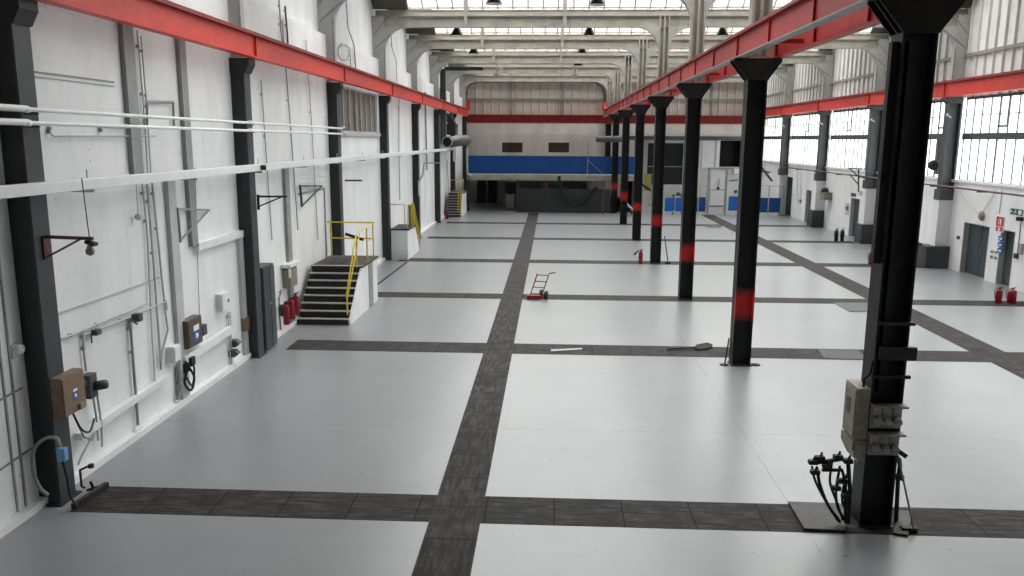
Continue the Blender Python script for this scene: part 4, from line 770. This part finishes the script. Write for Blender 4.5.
pic.lathe((xq, sy(.45), za+h*.8), [(h*.1, 0), (h*.1, .004), (0, .004)], 10, (1, 0, 0)).beam((xq, sy(.45), za+h*.68), (xq, sy(.4), za+h*.42), .004, h*.14).beam((xq, sy(.4), za+h*.42), (xq, sy(.5), za+h*.18), .004, h*.09).beam((xq, sy(.4), za+h*.42), (xq, sy(.3), za+h*.2), .004, h*.09).beam((xq, sy(.44), za+h*.65), (xq, sy(.56), za+h*.5), .004, h*.08).beam((xq, sy(.44), za+h*.65), (xq, sy(.34), za+h*.55), .004, h*.08)
pic.build('running_figure', 'signwhite', t); pic = MB(); pic.beam((xq, sy(.06), za+h*.5), (xq, sy(.22), za+h*.5), .004, h*.12).prism([(xq, sy(.03), za+h*.5), (xq, sy(.12), za+h*.76), (xq, sy(.12), za+h*.24)], (.004, 0, 0)); pic.build('arrow_symbol', 'signwhite', t)
for a, b, lab in (((998.5, 236), (1003, 241), 'uppermost small blue notice between the two right doors'), ((998, 242), (1002.5, 247), 'middle small blue notice between the two right doors'), ((997.5, 248), (1002, 253), 'lowest small blue notice between the two right doors')):
    t, ya, yb, za, zb = rsolo('safety_notice', lab, a, b, .02, 'signblue', 'sign', 'blue notices'); MB().box(WRX-.024, WRX-.02, ya+.1, yb-.1, za+.06, zb-.08).build('white_mark', 'signwhite', t)
for a, b, lab in (((990.5, 250.5), (992.5, 253), 'upper left of the four small switches beside the double doors'), ((994.5, 251), (996.5, 253.5), 'upper right of the four small switches beside the double doors'), ((990, 255.5), (992, 258.5), 'lower left of the four small switches beside the double doors'), ((994, 256.5), (996, 259.5), 'lower right of the four small switches beside the double doors')):
    t, ya, yb, za, zb = rsolo('light_switch', lab, a, b, .04, 'grey', 'switch', 'switches by the double doors'); MB().box(WRX-.05, WRX-.04, ya+.05, yb-.05, za+.04, zb-.04).build('rocker', 'iron', t)
p = RW(980, 216, .1)
t = thing('emergency_light', 'oval grey emergency light above the double doors, thin cables rising in a V', 'lamp', p); MB().lathe(p+Vector((.095, 0, 0)), [(0, .14), (.12, .13), (.2, .07), (.22, 0)], 16, (-1, 0, 0)).build('body', 'cream', t)
MB().tube([p, RW(973, 209, .03), RW(965, 200, .03), RW(960, 190, .03)], .012, 6).tube([p, RW(985, 208, .03), RW(991, 199, .03), RW(996, 190, .03)], .012, 6).build('cable', 'lgrey', t)
p = RW(958, 237.5, .05); solo('wall_button', MB().rbox(WRX-.09, WRX, p.y-.08, p.y+.08, p.z-.08, p.z+.08), 'iron', 'small dark button box left of the double doors', 'button')
p = RW(1019.5, 219, .12); t = thing('wall_camera', 'small black camera at the right end of the exit sign', 'camera', p); MB().rbox(p.x-.1, p.x+.12, p.y-.09, p.y+.09, p.z-.08, p.z+.08).build('housing', 'rubber', t); MB().tube([RW(1021, 221, .02), RW(1019, 240, .02), RW(1017, 255, .02)], .014, 6).build('cable', 'iron', t); q = RW(1016, 256, .05); MB().rbox(q.x-.04, q.x+.05, q.y-.12, q.y+.12, q.z-.1, q.z+.1).build('junction_box', 'rubber', t)
p = RW(1021, 249, .04); solo('wall_box', MB().rbox(WRX-.08, WRX, p.y-.12, p.y+.12, p.z-.22, p.z+.22), 'grey', 'grey call point box right of the single right door', 'electrical box')
run_r = [('thin cable rising from the fire sign to the window sill', [(999, 214), (1001, 200), (1002, 188)]), ('thin cable down the wall left of the farthest grey door', [(797, 172), (797, 185), (797, 200)]), ('thin cable down the wall between the two far doors', [(801, 172), (801, 185), (801, 198)])]
for lab, pts in run_r: solo('wall_cable', MB().tube([RW(*p, .02) for p in pts], .015, 6), 'lgrey', lab, 'cable')
p = RW(824, 195, .4); t = thing('fan_heater', 'grey box heater with a black ball on the right wall near the far pier', 'heater', p); MB().rbox(18.55, 19.1, p.y-.5, p.y+.4, p.z-.3, p.z+.2).build('case', 'cream', t); MB().lathe((18.7, p.y-.1, p.z+.2), [(.24, 0), (.26, .1), (.2, .24), (.08, .32), (0, .33)], 14).build('fan', 'rubber', t)
p = RW(800, 201, .05); solo('wall_socket', MB().rbox(WRX-.1, WRX, p.y-.2, p.y+.2, p.z-.12, p.z+.12), 'grey', 'small grey socket box between the two far right doors', 'socket')
t, *_ = rsolo('door_sign', 'small dark sign above the single grey door halfway along the right wall', (851, 193), (855.5, 196.5), .03, 'signgreen', 'sign')
t, ya, yb, za, zb = rsolo('notice_board', 'narrow grey notice strip left of the single grey door', (845.8, 203), (848.4, 215), .03, 'lgrey', 'notice'); MB().box(WRX-.035, WRX-.03, ya+.06, yb-.06, za+.3, zb-.2).build('print', 'iron', t)
p = RW(861, 193, .06); solo('door_lamp', MB().rbox(WRX-.14, WRX, p.y-.25, p.y+.25, p.z-.12, p.z+.12), 'lgrey', 'small pale lamp above the single grey door', 'lamp')
a = YP(849, 168.5, 49); b = YP(866, 172, 49)
t = thing('wall_bracket', 'pale green braced bracket frame above the single grey door', 'bracket', b)
MB().beam(YP(849, 168, 49.4), YP(866, 169, 49.4), .06, .06).beam(YP(849, 168, 49.4), YP(860, 178, 49.4), .06, .06).beam(YP(850, 175, 49.4), YP(858, 184, 49.4), .06, .06).beam(YP(858.5, 168, 49.4), YP(858.5, 192, 49.4), .07, .07).beam(YP(849, 174.5, 49.4), YP(868, 177, 49.4), .05, .05).build('frame', 'duct', t)
p = RW(934, 165, .45); t = thing('extractor_fan', 'round black extractor fan on the sill left of the grey window column', 'fan', p)
p = YP(934, 165, 40.6); MB().lathe(p, [(.12, 0), (.2, .02), (.25, .1), (.25, .26), (.15, .32), (0, .32)], 20, (-.5, -1, 0)).build('drum', 'rubber', t); MB().lathe(p, [(0, .29), (.12, .33)], 16, (-.5, -1, 0)).build('hub', 'duct', t); MB().rbox(p.x+.1, p.x+.4, p.y-.1, p.y+.1, p.z-.45, p.z+1.3).build('mount', 'iron', t)
# ================================================================ FAR END
zb0, zb1, zs0, zs1 = YP(540, 174, YM).z, YP(540, 156, YM).z, YP(540, 180.5, YM).z, YP(540, 174.5, YM).z
t = thing('mezzanine', 'blue fronted mezzanine platform along the left half of the far wall', 'platform', (0, YM, 2.65))
MB().box(-7.15, 7.2, YM, YB-.02, zs0+.12, zs1).build('slab', 'girder', t); MB().box(-7.15, 7.2, YM-.06, YM, zs0, zs1).build('front_beam', 'girder', t); MB().box(-7.0, 7.2, YM+.02, YM+.08, zb0, zb1-.04).build('front_panel', 'blue', t)
MB().box(-7.0, 7.2, YM, YM+.1, zb1-.04, zb1).build('cap_rail', 'blue', t); MB().tube([(-7.1, YM-.1, 5.25), (-7.1, YM-.1, 3.4), (-7.05, YM-.1, 3.1), (-6.7, YM-.1, 2.92)], .09, 10).build('edge_pipe', 'lgrey', t)
for x in (-7.0, -2.9, 7.0): MB().box(x-.09, x+.09, YM+.02, YM+.2, 0, zs0+.12).build('post', 'iron', t)
a = YP(588, 142, YM-.1); MB().tube([(a.x, YM-.1, zs1-.1), (a.x, YM-.1, a.z)], .035).beam((a.x, YM-.1, 4.35), (a.x+1.3, YM-.1, 3.2), .05, .05).build('stay', 'grey', t)
t = thing('screen_wall', 'long charcoal screen standing beneath the mezzanine', 'screen', (1.1, 67.2, 0)); MB().box(-2.8, 4.85, 67.16, 67.24, .03, 1.98).build('panel', 'shed', t)
for k in range(7): MB().box(-2.8+k*1.265, -2.74+k*1.265, 67.14, 67.26, 0, 2.0).build('stud', 'plinth', t)
solo('hanging_hose', MB().tube([YP(559, 176, 66.9), YP(560, 187, 66.9), YP(564, 195, 66.9), YP(570, 203, 66.9), YP(576, 205.5, 66.9), YP(583, 204, 66.9), YP(589, 197, 66.9), YP(594, 189, 66.9), YP(598, 187, 66.9)], .13, 12), 'rubber', 'thick black hose hanging in a loop over the charcoal screen', 'hose')
for px, lab in ((481.5, 'left one of the two black doors in the gloom under the mezzanine'), (492.5, 'right one of the two black doors in the gloom under the mezzanine')):
    p = YP(px, 195, 76.85); t = thing('undercroft_door', lab, 'door', (p.x, 76.85, 0), 'black doors under the mezzanine'); MB().box(p.x-.4, p.x+.4, 76.84, 76.91, .02, 2.45).build('leaf', 'dark', t); MB().box(p.x-.46, p.x-.4, 76.8, 76.91, 0, 2.55).box(p.x+.4, p.x+.46, 76.8, 76.91, 0, 2.55).box(p.x-.46, p.x+.46, 76.8, 76.91, 2.45, 2.55).build('frame', 'plinth', t)
t = thing('undercroft_cabinet', 'dull cream cabinet left of the charcoal screen beneath the mezzanine', 'cabinet', (-3.4, 69.5, 0)); MB().rbox(-3.95, -3.15, 69.3, 69.9, .05, 1.35, .02).build('case', 'cream', t); MB().rbox(-3.92, -3.18, 69.27, 69.3, .1, 1.3, .01).build('door', 'cream', t)
t = thing('undercroft_screen', 'black square monitor above the dull cream cabinet', 'screen', (-3.5, 69.7, 1.36)); MB().rbox(-4.05, -3.0, 69.5, 69.75, 1.4, 2.3, .03).build('case', 'dark', t); MB().box(-3.7, -3.4, 69.5, 69.75, 1.35, 1.42).build('foot', 'dark', t)
t = thing('window_recess', 'pale strip lights behind the right end of the charcoal screen', 'panel', (3.9, 69.4, 1.9)); MB().box(3.0, 6.4, 69.4, 69.45, 1.2, 2.7).build('panel', 'back_wall', t); MB().tube([(3.2, 69.3, 0.02), (3.2, 69.3, 2.65)], .05).build('post', 'lgrey', t); MB().tube([(3.5, 69.3, 0.02), (3.5, 69.3, 2.65)], .05).build('post', 'lgrey', t)  # pale panel with two pale uprights
solo('hanging_sack', MB().tube([YP(545, 179, 68.6), YP(545, 184, 68.6), YP(545, 189, 68.6)], .28, 12), 'orange', 'brown roll hung beneath the mezzanine above the charcoal screen', 'roll')
for px, m_, lab in ((603, 'orange', 'leftmost of the rusty pipes behind the far middle columns'), (632, 'timber', 'dark timber upright behind the far middle columns'), (634.5, 'ygreen', 'faded yellow upright behind the far middle columns')):
    p = YP(px, 200, 66.3); solo('upright', MB().beam((p.x, 66.3, 0), (p.x+.05, 66.3, 2.7), .12, .12), m_, lab, 'post')
p = YP(648, 184, 66.0); t = thing('yellow_board', 'faded yellow board fixed left of the grey shutter at the far end', 'board', (p.x, 66.2, 1.9)); MB().rbox(p.x-.28, p.x+.28, 66.1, 66.2, 1.95, 3.3, .03).build('board', 'ygreen', t); MB().beam((p.x, 66.25, 0), (p.x, 66.25, 2.0), .1, .1).build('post', 'lgrey', t); MB().beam((p.x-.7, 66.05, 2.6), (p.x+.25, 66.0, 1.95), .18, .16).build('arm', 'rubber', t)
p = YP(638, 200, 66); solo('pipe_brace', MB().tube([YP(622, 199, 65.6), YP(634, 211, 65.6)], .09), 'lgrey', 'pale sloping pipe between the far middle columns', 'pipe')
# machine booth and blue barrier panels
t = thing('machine_booth', 'white machine booth with valves against the far wall under the dark opening', 'booth', (14.4, 67.3, 0))
MB().rbox(12.85, 16.2, 66.95, 67.95, 0, 3.75, .02).build('cabin', 'white', t); MB().rbox(12.95, 14.1, 66.88, 66.95, .7, 3.55, .02).build('front_door', 'white', t); MB().box(12.95, 14.1, 66.86, 66.88, 2.0, 2.04).box(12.95, 14.1, 66.86, 66.88, .66, .74).build('door_seam', 'iron', t)
MB().box(14.15, 14.28, 66.85, 66.95, 0, 3.75).box(12.72, 12.85, 66.9, 67.2, 0, 3.8).box(12.7, 16.2, 66.85, 66.95, 3.7, 3.82).build('frame', 'grey', t); MB().box(14.5, 15.2, 66.9, 66.95, .35, 1.5).build('blue_panel', 'lblue', t)
MB().lathe((13.55, 66.86, 2.15), [(.1, 0), (.12, .06), (0, .08)], 12, (0, -1, 0)).tube([(13.55, 66.8, 2.15), (13.6, 66.8, 2.9)], .03).build('valve', 'iron', t); MB().lathe((15.0, 66.93, 1.9), [(.12, 0), (.14, .08), (0, .1)], 12, (0, -1, 0)).build('valve', 'iron', t); MB().rbox(14.75, 15.6, 66.6, 66.94, 3.35, 3.75, .03).build('lamp_box', 'signwhite', t)
MB().tube([(14.4, 66.85, 2.75), (15.1, 66.8, 2.85)], .05).build('pipe', 'duct', t)
def barrier(label, x0, x1, yv, m='lblue', ztop=1.42, rail_z=2.4, n=2):
    t = thing('barrier_panel', label, 'barrier', ((x0+x1)/2, yv, 0), 'blue barrier panels at the far wall'); MB().box(x0, x1, yv, yv+.05, .25, ztop).build('panel', m, t)
    for k in range(n+1): x = x0+(x1-x0)*k/n; MB().tube([(x, yv-.03, 0), (x, yv-.03, rail_z)], .045, 8).build('post', 'lgrey', t)
    MB().tube([(x0, yv-.03, rail_z), (x1, yv-.03, rail_z)], .035, 8).build('rail', 'lgrey', t); MB().tube([(x0, yv-.03, .22), (x1, yv-.03, .22)], .03, 8).build('rail', 'lgrey', t); return t
barrier('bright blue barrier with pale rails below the grey shutter', 9.2, 10.95, 66.6, 'lblue', 1.35)
barrier('darker blue barrier just left of the white machine booth', 11.35, 12.6, 66.7, 'blue', 1.42)
barrier('blue barrier right of the second middle column by the corner', 16.6, 18.6, 66.6, 'blue', 1.42)
p = YP(681, 198, 66.4); solo('small_pump', MB().rbox(9.9, 10.8, 66.9, 67.3, 1.5, 1.62).lathe((10.4, 67.1, 1.62), [(.2, 0), (.18, .12), (.06, .2), (0, .2)], 12).box(9.95, 10.05, 67.0, 67.2, 0, 1.5).box(10.65, 10.75, 67.0, 67.2, 0, 1.5), 'iron', 'small dark pump on a stand behind the bright blue barrier', 'pump')
t = solo('wall_brace', MB().beam((16.3, 66.9, 3.7), (17.7, 66.9, 3.45), .12, .12), 'iron', 'dark arm projecting near the far right corner', 'arm')
solo('wall_brace', MB().beam((17.2, 70.0, 4.4), (18.7, 70.0, 2.6), .1, .18), 'duct', 'pale green diagonal brace in the far right corner', 'brace')
a = YP(596, 139, 66.96); b = a
t = thing('far_duct', 'dark round duct with an open end above the mezzanine at the middle columns', 'duct', a); MB().lathe(a, [(.2, 0), (.25, 0), (.25, 2.2), (0, 2.2)], 16, (1, 0, 0)).build('drum', 'duct', t); MB().lathe(a, [(0, .02), (.2, .02)], 16, (1, 0, 0)).build('mouth', 'dark', t)
# ================================================================ camera, light, world
cd = bpy.data.cameras.new('camera'); cam = bpy.data.objects.new('camera', cd); C.objects.link(cam); bpy.context.scene.camera = cam
cd.sensor_fit = 'HORIZONTAL'; cd.sensor_width = 36; cd.lens = 36*CF/1024; cd.clip_end = 300; cd.clip_start = .05
fwd = Vector((-math.sin(CYW)*math.cos(CPT), math.cos(CYW)*math.cos(CPT), -math.sin(CPT))); rt = Vector((math.cos(CYW), math.sin(CYW), 0)); up = rt.cross(fwd)
c_, s_ = math.cos(CRL), math.sin(CRL); ix = rt*c_+up*s_; iy = -rt*s_+up*c_
cam.matrix_world = Matrix(((ix.x, iy.x, -fwd.x, 0), (ix.y, iy.y, -fwd.y, 0), (ix.z, iy.z, -fwd.z, CZ), (0, 0, 0, 1)))
w = bpy.data.worlds.new('overcast'); bpy.context.scene.world = w; w.use_nodes = True; N = w.node_tree.nodes; L = w.node_tree.links
bg = N['Background']; tc = N.new('ShaderNodeTexCoord'); sx = N.new('ShaderNodeSeparateXYZ'); L.new(tc.outputs['Generated'], sx.inputs[0])
gr = N.new('ShaderNodeValToRGB'); e = gr.color_ramp.elements; e[0].position = .08; e[0].color = (.27, .275, .275, 1); e[1].position = .85; e[1].color = (1, 1, .985, 1); z_ = e.new(.3); z_.color = (.5, .505, .5, 1)
L.new(sx.outputs['Z'], gr.inputs['Fac']); L.new(gr.outputs['Color'], bg.inputs['Color']); bg.inputs['Strength'].default_value = WORLD
S = bpy.context.scene; S.view_settings.view_transform = 'Standard'; S.view_settings.look = 'None'; S.view_settings.exposure = EXPO; S.view_settings.gamma = 1
